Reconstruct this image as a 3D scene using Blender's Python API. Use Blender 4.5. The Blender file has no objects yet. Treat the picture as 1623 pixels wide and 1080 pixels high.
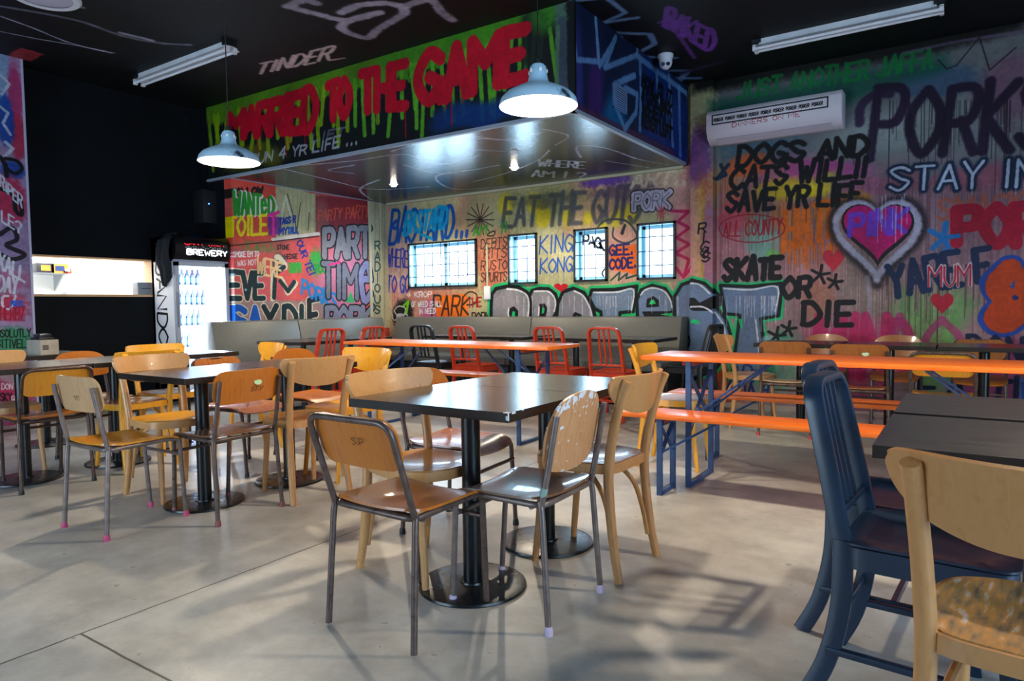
import bpy, bmesh, math, random
import numpy as np
from mathutils import Vector, Matrix

S = bpy.context.scene
COL = S.collection
R = math.radians

# ------------------------------------------------------------------ camera
CAMH = 1.1
CAM_YAW, CAM_PITCH, CAM_ROLL, CAM_F = -0.589355, -0.0512577, -0.0116544, 1078.25
cy_, sy_ = math.cos(CAM_YAW), math.sin(CAM_YAW)
cp_, sp_ = math.cos(CAM_PITCH), math.sin(CAM_PITCH)
FW = Vector((sy_*cp_, cy_*cp_, sp_))
RT0 = Vector((cy_, -sy_, 0)); UP0 = RT0.cross(FW)
RT = RT0*math.cos(CAM_ROLL) + UP0*math.sin(CAM_ROLL)
UP = -RT0*math.sin(CAM_ROLL) + UP0*math.cos(CAM_ROLL)
cd = bpy.data.cameras.new('camera'); cam = bpy.data.objects.new('camera', cd); COL.objects.link(cam)
m = Matrix((RT, UP, -FW)).transposed().to_4x4(); m.translation = (0, 0, CAMH)
cam.matrix_world = m
cd.sensor_width = 36; cd.lens = CAM_F/1623*36; cd.clip_start = .05
S.camera = cam

def ray(x, y):
    return FW + RT*((x-811.5)/CAM_F) - UP*((y-540)/CAM_F)
def on_z(x, y, z):
    d = ray(x, y); t = (z-CAMH)/d.z; return Vector((0, 0, CAMH)) + d*t
def on_x(x, y, X):
    d = ray(x, y); return Vector((0, 0, CAMH)) + d*(X/d.x)
def on_y(x, y, Y):
    d = ray(x, y); return Vector((0, 0, CAMH)) + d*(Y/d.y)

# ------------------------------------------------------------------ view, world, daylight
S.view_settings.view_transform = 'Standard'; S.view_settings.look = 'None'
S.view_settings.gamma = 1; S.view_settings.use_curve_mapping = False
S.view_settings.exposure = 0.14
w = bpy.data.worlds.new('sky'); S.world = w; w.use_nodes = True
nt = w.node_tree; bg = nt.nodes['Background']
bg.inputs[0].default_value = (.72, .88, 1, 1); bg.inputs[1].default_value = 4.5

def area(name, loc, rot, sx, sy, power, color):
    l = bpy.data.lights.new(name, 'AREA'); l.shape = 'RECTANGLE'; l.size = sx; l.size_y = sy
    l.energy = power; l.color = color
    o = bpy.data.objects.new(name, l); COL.objects.link(o); o.location = loc; o.rotation_euler = rot
    return o
# daylight fill from assumed, unseen doorways behind and right, placed to balance the walls
area('daylight_rear_fill', (-4.4, -3.38, 1.45), (R(90), 0, 0), 3.4, 2.6, 85, (.40, .68, 1))
area('daylight_side_fill', (4.38, .6, 1.5), (R(90), 0, R(90)), 3.4, 2.6, 190, (.34, .64, 1))
for wx_, ww_ in ((-6.27, 1.5), (-4.89, .7), (-3.89, .7), (-3.03, .7)):   # sky seen through the four windows
    area('daylight_window', (wx_, 8.0, 1.75), (R(-90), 0, 0), ww_, 1.0, 40*ww_, (.42, .72, 1))

# ------------------------------------------------------------------ helpers
def tag(o, label=None, cat=None, group=None, kind=None):
    if label: o['label'] = label
    if cat: o['category'] = cat
    if group: o['group'] = group
    if kind: o['kind'] = kind
    return o
def empty(name, loc=(0, 0, 0), rz=0, **k):
    o = bpy.data.objects.new(name, None); COL.objects.link(o); o.location = loc; o.rotation_euler = (0, 0, rz)
    o.empty_display_size = .1
    return tag(o, **k)
KIDS = {}
def copy_tree(o, parent=None):
    c = o.copy(); COL.objects.link(c); c.parent = parent
    for ch in KIDS.get(o.name, []): copy_tree(ch, c)
    return c

class MB:
    def __init__(s): s.v = []; s.f = []
    def add(s, v, f):
        n = len(s.v); s.v += [tuple(p) for p in v]; s.f += [tuple(i+n for i in q) for q in f]; return s
    def box(s, a, b, M=None):
        x0, y0, z0 = a; x1, y1, z1 = b
        v = [Vector(p) for p in ((x0,y0,z0),(x1,y0,z0),(x1,y1,z0),(x0,y1,z0),(x0,y0,z1),(x1,y0,z1),(x1,y1,z1),(x0,y1,z1))]
        if M: v = [M @ p for p in v]
        return s.add(v, [(0,3,2,1),(4,5,6,7),(0,1,5,4),(1,2,6,5),(2,3,7,6),(3,0,4,7)])
    def bar(s, p, q, wx, wz, up=(0, 0, 1)):
        p, q, up = Vector(p), Vector(q), Vector(up); d = (q-p).normalized()
        a = d.cross(up)
        if a.length < 1e-4: a = d.cross(Vector((0, 1, 0)))
        a.normalize(); b = a.cross(d)
        v = []
        for c in (p, q):
            for i, j in ((-1,-1),(1,-1),(1,1),(-1,1)): v.append(c + a*(wx/2*i) + b*(wz/2*j))
        return s.add(v, [(0,3,2,1),(4,5,6,7),(0,1,5,4),(1,2,6,5),(2,3,7,6),(3,0,4,7)])
    def sweep(s, pts, sec, closed=False, up=None, scale=None):
        pts = [Vector(p) for p in pts]; n = len(pts); m_ = len(sec); v = []; prev = None
        for i, p in enumerate(pts):
            if closed: t = pts[(i+1) % n] - pts[i-1]
            else: t = pts[min(i+1, n-1)] - pts[max(i-1, 0)]
            t.normalize()
            if up is not None: a = Vector(up).cross(t)
            elif prev is None: a = t.cross(Vector((0, 0, 1)) if abs(t.z) < .9 else Vector((0, 1, 0)))
            else: a = prev - t*prev.dot(t)
            if a.length < 1e-5: a = prev or Vector((1, 0, 0))
            a.normalize(); b = t.cross(a); prev = a
            k = scale[i] if scale else 1
            v += [p + a*(x*k) + b*(y*k) for x, y in sec]
        f = []
        for i in range(n if closed else n-1):
            for j in range(m_):
                f.append((i*m_+j, i*m_+(j+1) % m_, ((i+1) % n)*m_+(j+1) % m_, ((i+1) % n)*m_+j))
        if not closed:
            f.append(tuple(range(m_))[::-1]); f.append(tuple((n-1)*m_+j for j in range(m_)))
        return s.add(v, f)
    def tube(s, pts, r, seg=10, closed=False, scale=None):
        return s.sweep(pts, [(r*math.cos(2*math.pi*k/seg), r*math.sin(2*math.pi*k/seg)) for k in range(seg)], closed, None, scale)
    def lathe(s, prof, c=(0, 0, 0), seg=32):
        v = []; f = []; n = len(prof)
        for k in range(seg):
            a = 2*math.pi*k/seg
            v += [(c[0]+r*math.cos(a), c[1]+r*math.sin(a), c[2]+z) for r, z in prof]
        for k in range(seg):
            for i in range(n-1):
                a, b = k*n+i, ((k+1) % seg)*n+i
                f.append((a, b, b+1, a+1))
        return s.add(v, f)
    def shell(s, out, fm, th, rings=4):
        # closed sheet: outline (s,t) points mapped through fm -> (point, normal)
        n = len(out); cx = sum(p[0] for p in out)/n; cy = sum(p[1] for p in out)/n
        for side in (0, 1):
            base = len(s.v); p, nn = fm(cx, cy); s.v.append(tuple(p + nn*(th*(side-.5))))
            for k in range(1, rings+1):
                for q in out:
                    p, nn = fm(cx+(q[0]-cx)*k/rings, cy+(q[1]-cy)*k/rings)
                    s.v.append(tuple(p + nn*(th*(side-.5))))
            for j in range(n):
                a = base+1+j; b = base+1+(j+1) % n
                s.f.append((base, a, b) if side else (base, b, a))
            for k in range(rings-1):
                for j in range(n):
                    a = base+1+k*n+j; b = base+1+k*n+(j+1) % n
                    s.f.append((a, a+n, b+n, b) if side else (a, b, b+n, a+n))
            if side == 0: low = base+1+(rings-1)*n
            else: hi = base+1+(rings-1)*n
        for j in range(n):
            s.f.append((low+j, low+(j+1) % n, hi+(j+1) % n, hi+j))
        return s
    def build(s, name, mat, parent=None, smooth=40, bevel=0, side=None, **k):
        me = bpy.data.meshes.new(name); me.from_pydata(s.v, [], s.f)
        if bevel or True:
            bm = bmesh.new(); bm.from_mesh(me)
            bmesh.ops.recalc_face_normals(bm, faces=bm.faces)
            if bevel:
                ed = [e for e in bm.edges if len(e.link_faces) == 2 and e.calc_face_angle() > .6]
                bmesh.ops.bevel(bm, geom=ed, offset=bevel, segments=2, profile=.5, affect='EDGES')
            bm.to_mesh(me); bm.free()
        if smooth:
            me.polygons.foreach_set('use_smooth', [True]*len(me.polygons))
            me.set_sharp_from_angle(angle=R(smooth))
        me.materials.append(mat)
        if side:
            me.materials.append(side)
            for p in me.polygons:
                if abs(p.normal.z) < .8: p.material_index = 1
        me.update()
        o = bpy.data.objects.new(name, me); COL.objects.link(o)
        if parent: o.parent = parent; KIDS.setdefault(parent.name, []).append(o)
        return tag(o, **k)

def fillet(pts, rad, n=6, closed=False):
    pts = [Vector(p) for p in pts]; out = []; N = len(pts)
    for i, p in enumerate(pts):
        if not closed and i in (0, N-1): out.append(p); continue
        a = pts[i-1]-p; b = pts[(i+1) % N]-p
        r = rad[i] if isinstance(rad, (list, tuple)) else rad
        r = min(r, a.length*.49, b.length*.49)
        if r < 1e-4: out.append(p); continue
        A = p+a.normalized()*r; B = p+b.normalized()*r
        for k in range(n+1):
            t = k/n; out.append(A*(1-t)**2 + p*2*t*(1-t) + B*t*t)
    return out
def crom(pts, n=6, closed=False):
    pts = [Vector(p) for p in pts]; N = len(pts); out = []
    rng = range(N if closed else N-1)
    for i in rng:
        p1, p2 = pts[i], pts[(i+1) % N]
        p0 = pts[i-1] if (i or closed) else p1; p3 = pts[(i+2) % N] if (i+2 < N or closed) else p2
        for k in range(n):
            t = k/n
            out.append(.5*((2*p1)+(p2-p0)*t+(2*p0-5*p1+4*p2-p3)*t*t+(-p0+3*p1-3*p2+p3)*t**3))
    if not closed: out.append(pts[-1])
    return out
def rrect(x0, y0, x1, y1, r, n=5):
    o = []
    for cx, cy, a0 in ((x1-r, y1-r, 0), (x0+r, y1-r, 90), (x0+r, y0+r, 180), (x1-r, y0+r, 270)):
        for k in range(n+1):
            a = R(a0+90*k/n); o.append((cx+r*math.cos(a), cy+r*math.sin(a)))
    return o
def dense(out, step=.03):
    o = []; N = len(out)
    for i in range(N):
        a, b = out[i], out[(i+1) % N]; d = math.hypot(b[0]-a[0], b[1]-a[1]); k = max(1, int(d/step))
        for j in range(k): o.append((a[0]+(b[0]-a[0])*j/k, a[1]+(b[1]-a[1])*j/k))
    return o
def surf(f):
    def g(s, t, e=.004):
        p = Vector(f(s, t)); n = (Vector(f(s+e, t))-p).cross(Vector(f(s, t+e))-p); n.normalize()
        return p, n
    return g

# ------------------------------------------------------------------ materials
def srgb(c):
    if isinstance(c, str): c = tuple(int(c[i:i+2], 16)/255 for i in (0, 2, 4))
    return tuple(((x+.055)/1.055)**2.4 if x > .04045 else x/12.92 for x in c)
def new_mat(name, col=(.5, .5, .5), rough=.5, metal=0, spec=.5, coat=0, emit=None, estr=0):
    mt = bpy.data.materials.new(name); mt.use_nodes = True
    b = mt.node_tree.nodes['Principled BSDF']
    b.inputs['Base Color'].default_value = (*srgb(col), 1)
    b.inputs['Roughness'].default_value = rough; b.inputs['Metallic'].default_value = metal
    b.inputs['Specular IOR Level'].default_value = spec; b.inputs['Coat Weight'].default_value = coat
    if emit is not None:
        b.inputs['Emission Color'].default_value = (*srgb(emit), 1); b.inputs['Emission Strength'].default_value = estr
    return mt
def noisy(mt, cols, scale=8, stretch=(1, 1, 1), detail=4, rough=None, bump=0, dist=0, stops=None, rscale=None):
    n = mt.node_tree.nodes; L = mt.node_tree.links; b = n['Principled BSDF']
    tc = n.new('ShaderNodeTexCoord'); mp = n.new('ShaderNodeMapping'); L.new(tc.outputs['Object'], mp.inputs[0])
    mp.inputs['Scale'].default_value = stretch
    nz = n.new('ShaderNodeTexNoise'); nz.inputs['Scale'].default_value = scale; nz.inputs['Detail'].default_value = detail
    nz.inputs['Distortion'].default_value = dist
    L.new(mp.outputs[0], nz.inputs[0])
    cr = n.new('ShaderNodeValToRGB'); L.new(nz.outputs[0], cr.inputs[0])
    e = cr.color_ramp.elements
    while len(e) < len(cols): e.new(.5)
    for i, c in enumerate(cols):
        e[i].position = stops[i] if stops else .3+.4*i/(len(cols)-1)
        e[i].color = (*srgb(c), 1)
    L.new(cr.outputs[0], b.inputs['Base Color'])
    if rough:
        mr = n.new('ShaderNodeMapRange'); L.new(nz.outputs[0], mr.inputs[0])
        mr.inputs[1].default_value = .3; mr.inputs[2].default_value = .7
        mr.inputs[3].default_value = rough[0]; mr.inputs[4].default_value = rough[1]
        L.new(mr.outputs[0], b.inputs['Roughness'])
    if bump:
        bp = n.new('ShaderNodeBump'); bp.inputs['Strength'].default_value = bump; bp.inputs['Distance'].default_value = .01
        L.new(nz.outputs[0], bp.inputs['Height']); L.new(bp.outputs[0], b.inputs['Normal'])
    return mt
def wood(name, cols, rough=.32, st=(2, 2, 14), coat=.3, scale=5):
    return noisy(new_mat(name, cols[0], rough, coat=coat), cols, scale=scale, stretch=st, detail=6, dist=.6)

M = {}
M['ply_orange'] = wood('ply_orange', ('AA5A18', 'C07024', 'B4641E'), st=(30, 3, 2))
M['ply_amber'] = wood('ply_amber', ('C87818', 'D89028', 'D08420'), st=(30, 3, 2))
M['ply_tan'] = wood('ply_tan', ('A87F56', 'C49A6E', 'B68C60'), st=(30, 3, 3), rough=.4)
M['ply_brown'] = wood('ply_brown', ('5A3B26', '7A5438', '684630'), st=(4, 30, 3), rough=.3)
M['ply_red'] = wood('ply_red', ('7E4A22', 'A8642C', '8E5226'), st=(30, 4, 2), rough=.3)
M['ply_pink'] = wood('ply_pink', ('8A5240', 'AC7058', '9A6048'), st=(4, 20, 3), rough=.25)
M['beech'] = wood('beech', ('C48A50', 'CE9860', 'C89058'), st=(9, 9, 3), rough=.33)
M['beech_seat'] = wood('beech_seat', ('AE7436', 'C48A46', 'B87E3E'), st=(9, 3, 3), rough=.28)
M['beech_yellow'] = wood('beech_yellow', ('DC9420', 'E8A632', 'E29C28'), st=(9, 9, 3), rough=.3)
M['beech_pale'] = wood('beech_pale', ('B67E48', 'C28C56', 'BC864E'), st=(9, 9, 3), rough=.42)
M['seat_brown'] = wood('seat_brown', ('6E4632', '9A6C50', '84583E'), st=(4, 20, 3), rough=.25)
M['seat_worn'] = noisy(new_mat('seat_worn', 'B98A56', .4), ('6E5C48', 'A07C52', 'BE843E', 'CFC6BA'), scale=11, stretch=(5, 1, 1), detail=8, stops=(.33, .45, .56, .72))
M['chipped_back'] = noisy(new_mat('chipped_back', 'B98055', .4), ('B27C50', 'C48E60', 'C89468'), scale=5, stretch=(20, 2, 3))
def chips(mt, z0, col='D8DCE4'):
    n = mt.node_tree.nodes; L = mt.node_tree.links; b = n['Principled BSDF']; src = b.inputs['Base Color'].links[0].from_socket
    tc = n.new('ShaderNodeTexCoord'); sp = n.new('ShaderNodeSeparateXYZ'); L.new(tc.outputs['Object'], sp.inputs[0])
    nz = n.new('ShaderNodeTexNoise'); nz.inputs['Scale'].default_value = 34; nz.inputs['Detail'].default_value = 6; L.new(tc.outputs['Object'], nz.inputs[0])
    mr = n.new('ShaderNodeMapRange'); L.new(sp.outputs[2], mr.inputs[0])
    for i, v in ((1, z0), (2, z0+.07), (3, 0), (4, .13)): mr.inputs[i].default_value = v
    ad = n.new('ShaderNodeMath'); ad.operation = 'ADD'; L.new(nz.outputs[0], ad.inputs[0]); L.new(mr.outputs[0], ad.inputs[1])
    gt = n.new('ShaderNodeMapRange'); L.new(ad.outputs[0], gt.inputs[0]); gt.inputs[1].default_value = .63; gt.inputs[2].default_value = .68
    mx = n.new('ShaderNodeMixRGB'); mx.inputs[2].default_value = (*srgb(col), 1); L.new(gt.outputs[0], mx.inputs[0]); L.new(src, mx.inputs[1]); L.new(mx.outputs[0], b.inputs['Base Color'])
chips(M['chipped_back'], .70)
M['tube_brown'] = noisy(new_mat('tube_brown', '5C4A44', .32, .35), ('52423E', '6A5850'), scale=30, rough=(.25, .45))
M['tube_dark'] = noisy(new_mat('tube_dark', '4A342C', .25, .3), ('3C2A26', '5C453A'), scale=20)
M['tube_grey'] = noisy(new_mat('tube_grey', '74655F', .35, .35), ('6A5C58', '857670'), scale=25)
M['cap_pink'] = new_mat('cap_pink', 'C0466E', .45)
M['cap_lilac'] = new_mat('cap_lilac', 'C8B4CC', .5)
M['cap_red'] = new_mat('cap_red', '8A4A48', .5)
M['cap_bright_red'] = new_mat('cap_bright_red', 'C03A3A', .5)
M['cap_black'] = new_mat('cap_black', '1A1818', .5)
M['red_metal'] = noisy(new_mat('red_metal', 'C43A1E', .35), ('BC3418', 'CE4222'), scale=12, rough=(.28, .42))
M['black_metal'] = noisy(new_mat('black_metal', '1E2226', .35), ('1C2024', '22262A'), scale=12)
M['navy_metal'] = noisy(new_mat('navy_metal', '1C3452', .3), ('1B2C40', '1F3248'), scale=6, rough=(.27, .31))
M['table_top'] = noisy(new_mat('table_top', '30241E', .22, spec=.8), ('2C241F', '382D27'), scale=6, stretch=(1, 16, 1), rough=(.2, .215))
M['table_top2'] = noisy(new_mat('table_top2', '2A2C2E', .42), ('212427', '34363A'), scale=7, stretch=(1.2, 22, 1), rough=(.32, .48))
M['table_edge'] = noisy(new_mat('table_edge', '1E1713', .5, spec=.3), ('1A1411', '261D18'), scale=20)
M['pole'] = new_mat('pole_black', '0C1014', .28)
M['base_disc'] = noisy(new_mat('base_disc', '14181A', .3), ('111517', '1A1E21'), scale=9, rough=(.24, .32))
M['orange'] = noisy(new_mat('orange_paint', 'F0661C', .35), ('F06818', 'F67E28', 'E8641A'), scale=5, stretch=(1, 14, 6), rough=(.26, .42))
M['orange_under'] = new_mat('orange_under', 'A04020', .6)
M['blue_frame'] = noisy(new_mat('blue_frame', '22406E', .4), ('1C3860', '2C4C7C'), scale=14)
M['vinyl'] = noisy(new_mat('vinyl', '6A6962', .42), ('64635C', '706F68'), scale=60, bump=.15, rough=(.38, .48))
M['vinyl_dark'] = new_mat('vinyl_dark', '20262C', .5)
M['white_metal'] = noisy(new_mat('white_metal', 'D8D8DC', .35), ('CCCCD2', 'E2E2E6'), scale=6)
M['alu'] = new_mat('aluminium', 'B4BAC0', .3, .8)
M['black'] = new_mat('black_plastic', '101214', .5)
M['cable'] = new_mat('cable_black', '0A0A0C', .5)
M['enamel'] = noisy(new_mat('lamp_enamel', 'A8C8DE', .3), ('A4C6DC', 'B4D0E2', '2C3A46'), scale=7, detail=3, stops=(.3, .66, .72))
M['enamel_in'] = new_mat('lamp_inside', 'FFFFFF', .4, emit='FFF4E0', estr=3.0)
M['bulb'] = new_mat('bulb', 'FFFFFF', .4, emit='FFF0D8', estr=60)
M['white_paint'] = new_mat('white_paint', 'E8E8EA', .5)
M['glass'] = new_mat('window_glass', 'FFFFFF', .05)
b_ = M['glass'].node_tree; bb = b_.nodes['Principled BSDF']
tr = b_.nodes.new('ShaderNodeBsdfTransparent'); gl = b_.nodes.new('ShaderNodeBsdfGlossy'); mx = b_.nodes.new('ShaderNodeMixShader')
gl.inputs['Roughness'].default_value = .02; mx.inputs[0].default_value = .05
b_.links.new(tr.outputs[0], mx.inputs[1]); b_.links.new(gl.outputs[0], mx.inputs[2])
b_.links.new(mx.outputs[0], b_.nodes['Material Output'].inputs[0])
M['cyan_frame'] = new_mat('pale_cyan_frame', 'A8D4E0', .45)
M['card'] = noisy(new_mat('cardboard', 'A89C8C', .8), ('9E9282', 'B4A898'), scale=12)
M['timber'] = wood('timber_trim', ('B98A5C', 'D0A272', 'C4966A'), st=(3, 3, 20), rough=.5)
def plain(c, rough=.5):
    k = f'paint_{c}_{rough}'
    if k not in M: M[k] = new_mat('paint_'+c.lower(), c, rough)
    return M[k]

# ------------------------------------------------------------------ mural painting
# letters as pen strokes on a 4 x 6 grid; '~' strokes are rounded
GLY = {
'A': '00,26,40;12,32', 'B': '00,06;~06,36,45,33,03;~03,34,42,30,00', 'C': '~45,26,04,02,20,41',
'D': '00,06;~06,26,44,42,20,00', 'E': '46,06,00,40;03,33', 'F': '46,06,00;03,33', 'G': '~45,26,04,02,20,42;42,23;42,40',
'H': '00,06;40,46;03,43', 'I': '20,26', 'J': '~36,31,20,01', 'K': '00,06;46,03,40', 'L': '06,00,40',
'M': '00,06,23,46,40', 'N': '00,06,40,46', 'O': '~26,04,02,20,42,44,26', 'P': '00,06;~06,36,45,33,03',
'Q': '~26,04,02,20,42,44,26;31,50', 'R': '00,06;~06,36,45,33,03;23,40', 'S': '~45,26,05,23,42,20,01',
'T': '06,46;26,20', 'U': '~06,02,20,42,46', 'V': '06,20,46', 'W': '06,10,24,30,46', 'X': '00,46;06,40',
'Y': '06,23,46;23,20', 'Z': '06,46,00,40', '!': '26,22;20,21', '?': '~05,26,45,33,22;20,21', '.': '20,21', ',': '21,10',
'*': '25,21;04,42;02,44', '4': '30,36,02,42', '2': '~05,26,45,33,00;00,40', '-': '13,33', '>': '03,43;25,43,21',
'e': '03,33;~33,25,04,02,10,31', '0': '~26,04,02,20,42,44,26'}
NARROW = {'I': .45, '!': .4, '.': .45, ',': .45, ' ': .55, 'M': 1.25, 'W': 1.25}

def noise2(h, w, cell, rs):
    gh, gw = int(h/cell)+3, int(w/cell)+3
    g = rs.rand(gh, gw); y = np.arange(h)/cell; x = np.arange(w)/cell
    yi, xi = y.astype(int), x.astype(int); fy = (y-yi)[:, None]; fx = (x-xi)[None, :]
    fy = fy*fy*(3-2*fy); fx = fx*fx*(3-2*fx)
    a = g[yi][:, xi]; b = g[yi][:, xi+1]; c = g[yi+1][:, xi]; d = g[yi+1][:, xi+1]
    return (a*(1-fx)+b*fx)*(1-fy)+(c*(1-fx)+d*fx)*fy

class Mural:
    # axis 0/1: which world coordinates run along u and v; pick: photo pixel -> world point on the surface
    def __init__(s, name, u0, u1, v0, v1, ppm, base, pick, ua, va, seed=1):
        s.name, s.u0, s.u1, s.v0, s.v1, s.ppm, s.pick, s.ua, s.va = name, u0, u1, v0, v1, ppm, pick, ua, va
        s.w = int((u1-u0)*ppm); s.h = int((v1-v0)*ppm); s.rs = np.random.RandomState(seed)
        s.im = np.empty((s.h, s.w, 3), np.float32); s.im[:] = s.c(base)
        s.n1 = noise2(s.h, s.w, 5, s.rs)*.6+noise2(s.h, s.w, 17, s.rs)*.4
        s.n2 = s.rs.rand(s.h, s.w)
        s.n3 = noise2(s.h, s.w, 60, s.rs)
    def c(s, c): return np.array([int(c[i:i+2], 16)/255 for i in (0, 2, 4)], np.float32)
    def px(s, x, y):
        p = s.pick(x, y); return ((p[s.ua]-s.u0)*s.ppm, (p[s.va]-s.v0)*s.ppm)
    def k(s, x, y):
        a = s.px(x, y); b = s.px(x+1, y); c = s.px(x, y+1)
        return math.sqrt(abs((b[0]-a[0])*(c[1]-a[1])-(b[1]-a[1])*(c[0]-a[0])))
    def win(s, x0, y0, x1, y1):
        return max(0, int(y0)), min(s.h, int(y1)+2), max(0, int(x0)), min(s.w, int(x1)+2)
    def dist(s, lines, pad):
        xs = [p[0] for l in lines for p in l]; ys = [p[1] for l in lines for p in l]
        a, b, c, d = s.win(min(xs)-pad, min(ys)-pad, max(xs)+pad, max(ys)+pad)
        if a >= b or c >= d: return None
        D = np.full((b-a, d-c), 1e9, np.float32)
        for l in lines:
            if len(l) == 1: l = [l[0], (l[0][0]+.1, l[0][1])]
            for (x0, y0), (x1, y1) in zip(l[:-1], l[1:]):
                a2, b2, c2, d2 = s.win(min(x0, x1)-pad, min(y0, y1)-pad, max(x0, x1)+pad, max(y0, y1)+pad)
                a2 = max(a, a2); b2 = min(b, b2); c2 = max(c, c2); d2 = min(d, d2)
                if a2 >= b2 or c2 >= d2: continue
                Y, X = np.mgrid[a2:b2, c2:d2].astype(np.float32)
                dx, dy = x1-x0, y1-y0; L = dx*dx+dy*dy+1e-6
                t = np.clip(((X-x0)*dx+(Y-y0)*dy)/L, 0, 1)
                q = np.hypot(X-x0-t*dx, Y-y0-t*dy)
                V = D[a2-a:b2-a, c2-c:d2-c]; np.minimum(V, q, out=V)
        return D, a, b, c, d
    def ink(s, lines, r, col, soft=1.2, al=1, speck=0, cut=None):
        # lines in canvas pixels, r in canvas pixels
        q = s.dist(lines, r+soft*1.5+2)
        if q is None: return
        D, a, b, c, d = q
        n = s.n1[a:b, c:d]
        cov = np.clip((r-D+(n-.5)*min(r*.35, 2.5))/max(soft, .8)+.5, 0, 1)
        if soft > 3:
            cov = cov*cov*(3-2*cov)
            cov = np.clip(cov+(s.n2[a:b, c:d]-.5)*.5*(cov > .02)*(cov < .98), 0, 1)
        cov = cov*al*(1-.07*s.n3[a:b, c:d])
        s.im[a:b, c:d] += (s.c(col)-s.im[a:b, c:d])*cov[..., None]
    def L(s, pts, r, col, soft=.8, al=1, smooth=False, closed=False):
        # polyline in photo pixels, r in photo pixels
        P = [Vector((x, y, 0)) for x, y in pts]
        if smooth: P = crom(P, 7, closed)
        if closed and not smooth: P.append(P[0])
        kk = s.k(P[0].x, P[0].y)
        s.ink([[s.px(p.x, p.y) for p in P]], r*kk, col, soft*kk, al)
    def blob(s, x, y, rx, ry, col, al=.8, soft=.6, rag=.5):
        kk = s.k(x, y); cx, cy = s.px(x, y); RX, RY = rx*kk, ry*kk
        a, b, c, d = s.win(cx-RX*1.5, cy-RY*1.5, cx+RX*1.5, cy+RY*1.5)
        if a >= b or c >= d: return
        Y, X = np.mgrid[a:b, c:d]
        q = np.hypot((X-cx)/RX, (Y-cy)/RY)+(s.n3[a:b, c:d]-.5)*rag+(s.n1[a:b, c:d]-.5)*rag*.5
        cov = np.clip((1-q)/soft+.3, 0, 1)*al
        s.im[a:b, c:d] += (s.c(col)-s.im[a:b, c:d])*cov[..., None].astype(np.float32)
    def quad(s, pts, col, al=1, soft=1.5, rag=4):
        # convex polygon in photo pixels
        P = [s.px(*p) for p in pts]; xs = [p[0] for p in P]; ys = [p[1] for p in P]
        a, b, c, d = s.win(min(xs)-8, min(ys)-8, max(xs)+8, max(ys)+8)
        if a >= b or c >= d: return
        Y, X = np.mgrid[a:b, c:d]; q = np.full(X.shape, 1e9)
        A = sum(P[i][0]*P[(i+1) % len(P)][1]-P[(i+1) % len(P)][0]*P[i][1] for i in range(len(P)))
        sg = 1 if A > 0 else -1
        for i in range(len(P)):
            (x0, y0), (x1, y1) = P[i], P[(i+1) % len(P)]; l = math.hypot(x1-x0, y1-y0)+1e-6
            q = np.minimum(q, sg*((x1-x0)*(Y-y0)-(y1-y0)*(X-x0))/l)
        cov = np.clip((q+(s.n1[a:b, c:d]-.5)*rag)/soft+.5, 0, 1)*al
        s.im[a:b, c:d] += (s.c(col)-s.im[a:b, c:d])*cov[..., None].astype(np.float32)
    def drips(s, x0, y0, x1, y1, n, lmin, lmax, col, r=.5, al=.7):
        for _ in range(n):
            x = x0+(x1-x0)*s.rs.rand(); y = y0+(y1-y0)*s.rs.rand(); l = lmin+(lmax-lmin)*s.rs.rand()**2
            px_, py_ = s.px(x, y); kk = s.k(x, y)
            rr = r*kk*(.6+.8*s.rs.rand()); wob = s.rs.randn()*.8
            s.ink([[(px_, py_), (px_+wob, py_-l*kk*.5), (px_+wob, py_-l*kk)]], rr, col, 1, al)
    def word(s, txt, x0, y0, x1, y1, h0, h1, col, r, soft=.8, al=1, slant=0, jit=.25, drip=0, layers=None, up=None, gap=.28):
        # baseline (x0,y0)-(x1,y1) and letter heights in photo pixels; layers = [(extra radius, colour, soft)] under the fill
        adv = [NARROW.get(ch, 1) for ch in txt]; tot = sum(adv)+gap*(len(txt)-1); pos = 0; SL = []
        up = up or (0, -1)
        for ch, a in zip(txt, adv):
            lines = []
            if ch in GLY:
                jx, jy, js = s.rs.randn()*jit*.12, s.rs.randn()*jit*.25, 1+s.rs.randn()*jit*.12
                for st in GLY[ch].split(';'):
                    sm = st[0] == '~'; st = st.strip('~')
                    pts = [Vector((int(q[0])/4+s.rs.randn()*jit*.06, int(q[1])/6*js+s.rs.randn()*jit*.04, 0)) for q in st.split(',')]
                    if sm: pts = crom(pts, 5, False)
                    o = []
                    for p in pts:
                        t = (pos+p.x*a*.98+jx*.1)/tot; hh = h0+(h1-h0)*t
                        bx = x0+(x1-x0)*t; by = y0+(y1-y0)*t
                        vv = p.y+jy*.2
                        o.append(s.px(bx+up[0]*hh*vv+slant*hh*p.y, by+up[1]*hh*vv))
                    lines.append(o)
            SL.append(lines); pos += a+gap
        kk = s.k((x0+x1)/2, (y0+y1)/2)
        for ex, c2, sf in (layers or []):
            for lines in SL:
                if lines: s.ink(lines, (r+ex)*kk, c2, sf*kk)
        for lines in SL:
            if lines: s.ink(lines, r*kk, col, soft*kk, al)
        if drip:
            for lines in SL:
                for l in lines:
                    for _ in range(drip):
                        if s.rs.rand() < .6:
                            p = l[s.rs.randint(len(l))]; ln = (.1+s.rs.rand()**2*.8)*(h0+h1)/2*kk
                            s.ink([[(p[0], p[1]), (p[0]+s.rs.randn()*.5, p[1]-ln)]], max(.5, r*kk*.13), col, 1, .75)
        return SL
    def star(s, x, y, R_, col, r):
        for a in (80, 152, 224, 296, 8):
            s.L([(x, y), (x+R_*math.cos(R(a)), y-R_*math.sin(R(a)))], r, col)
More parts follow.
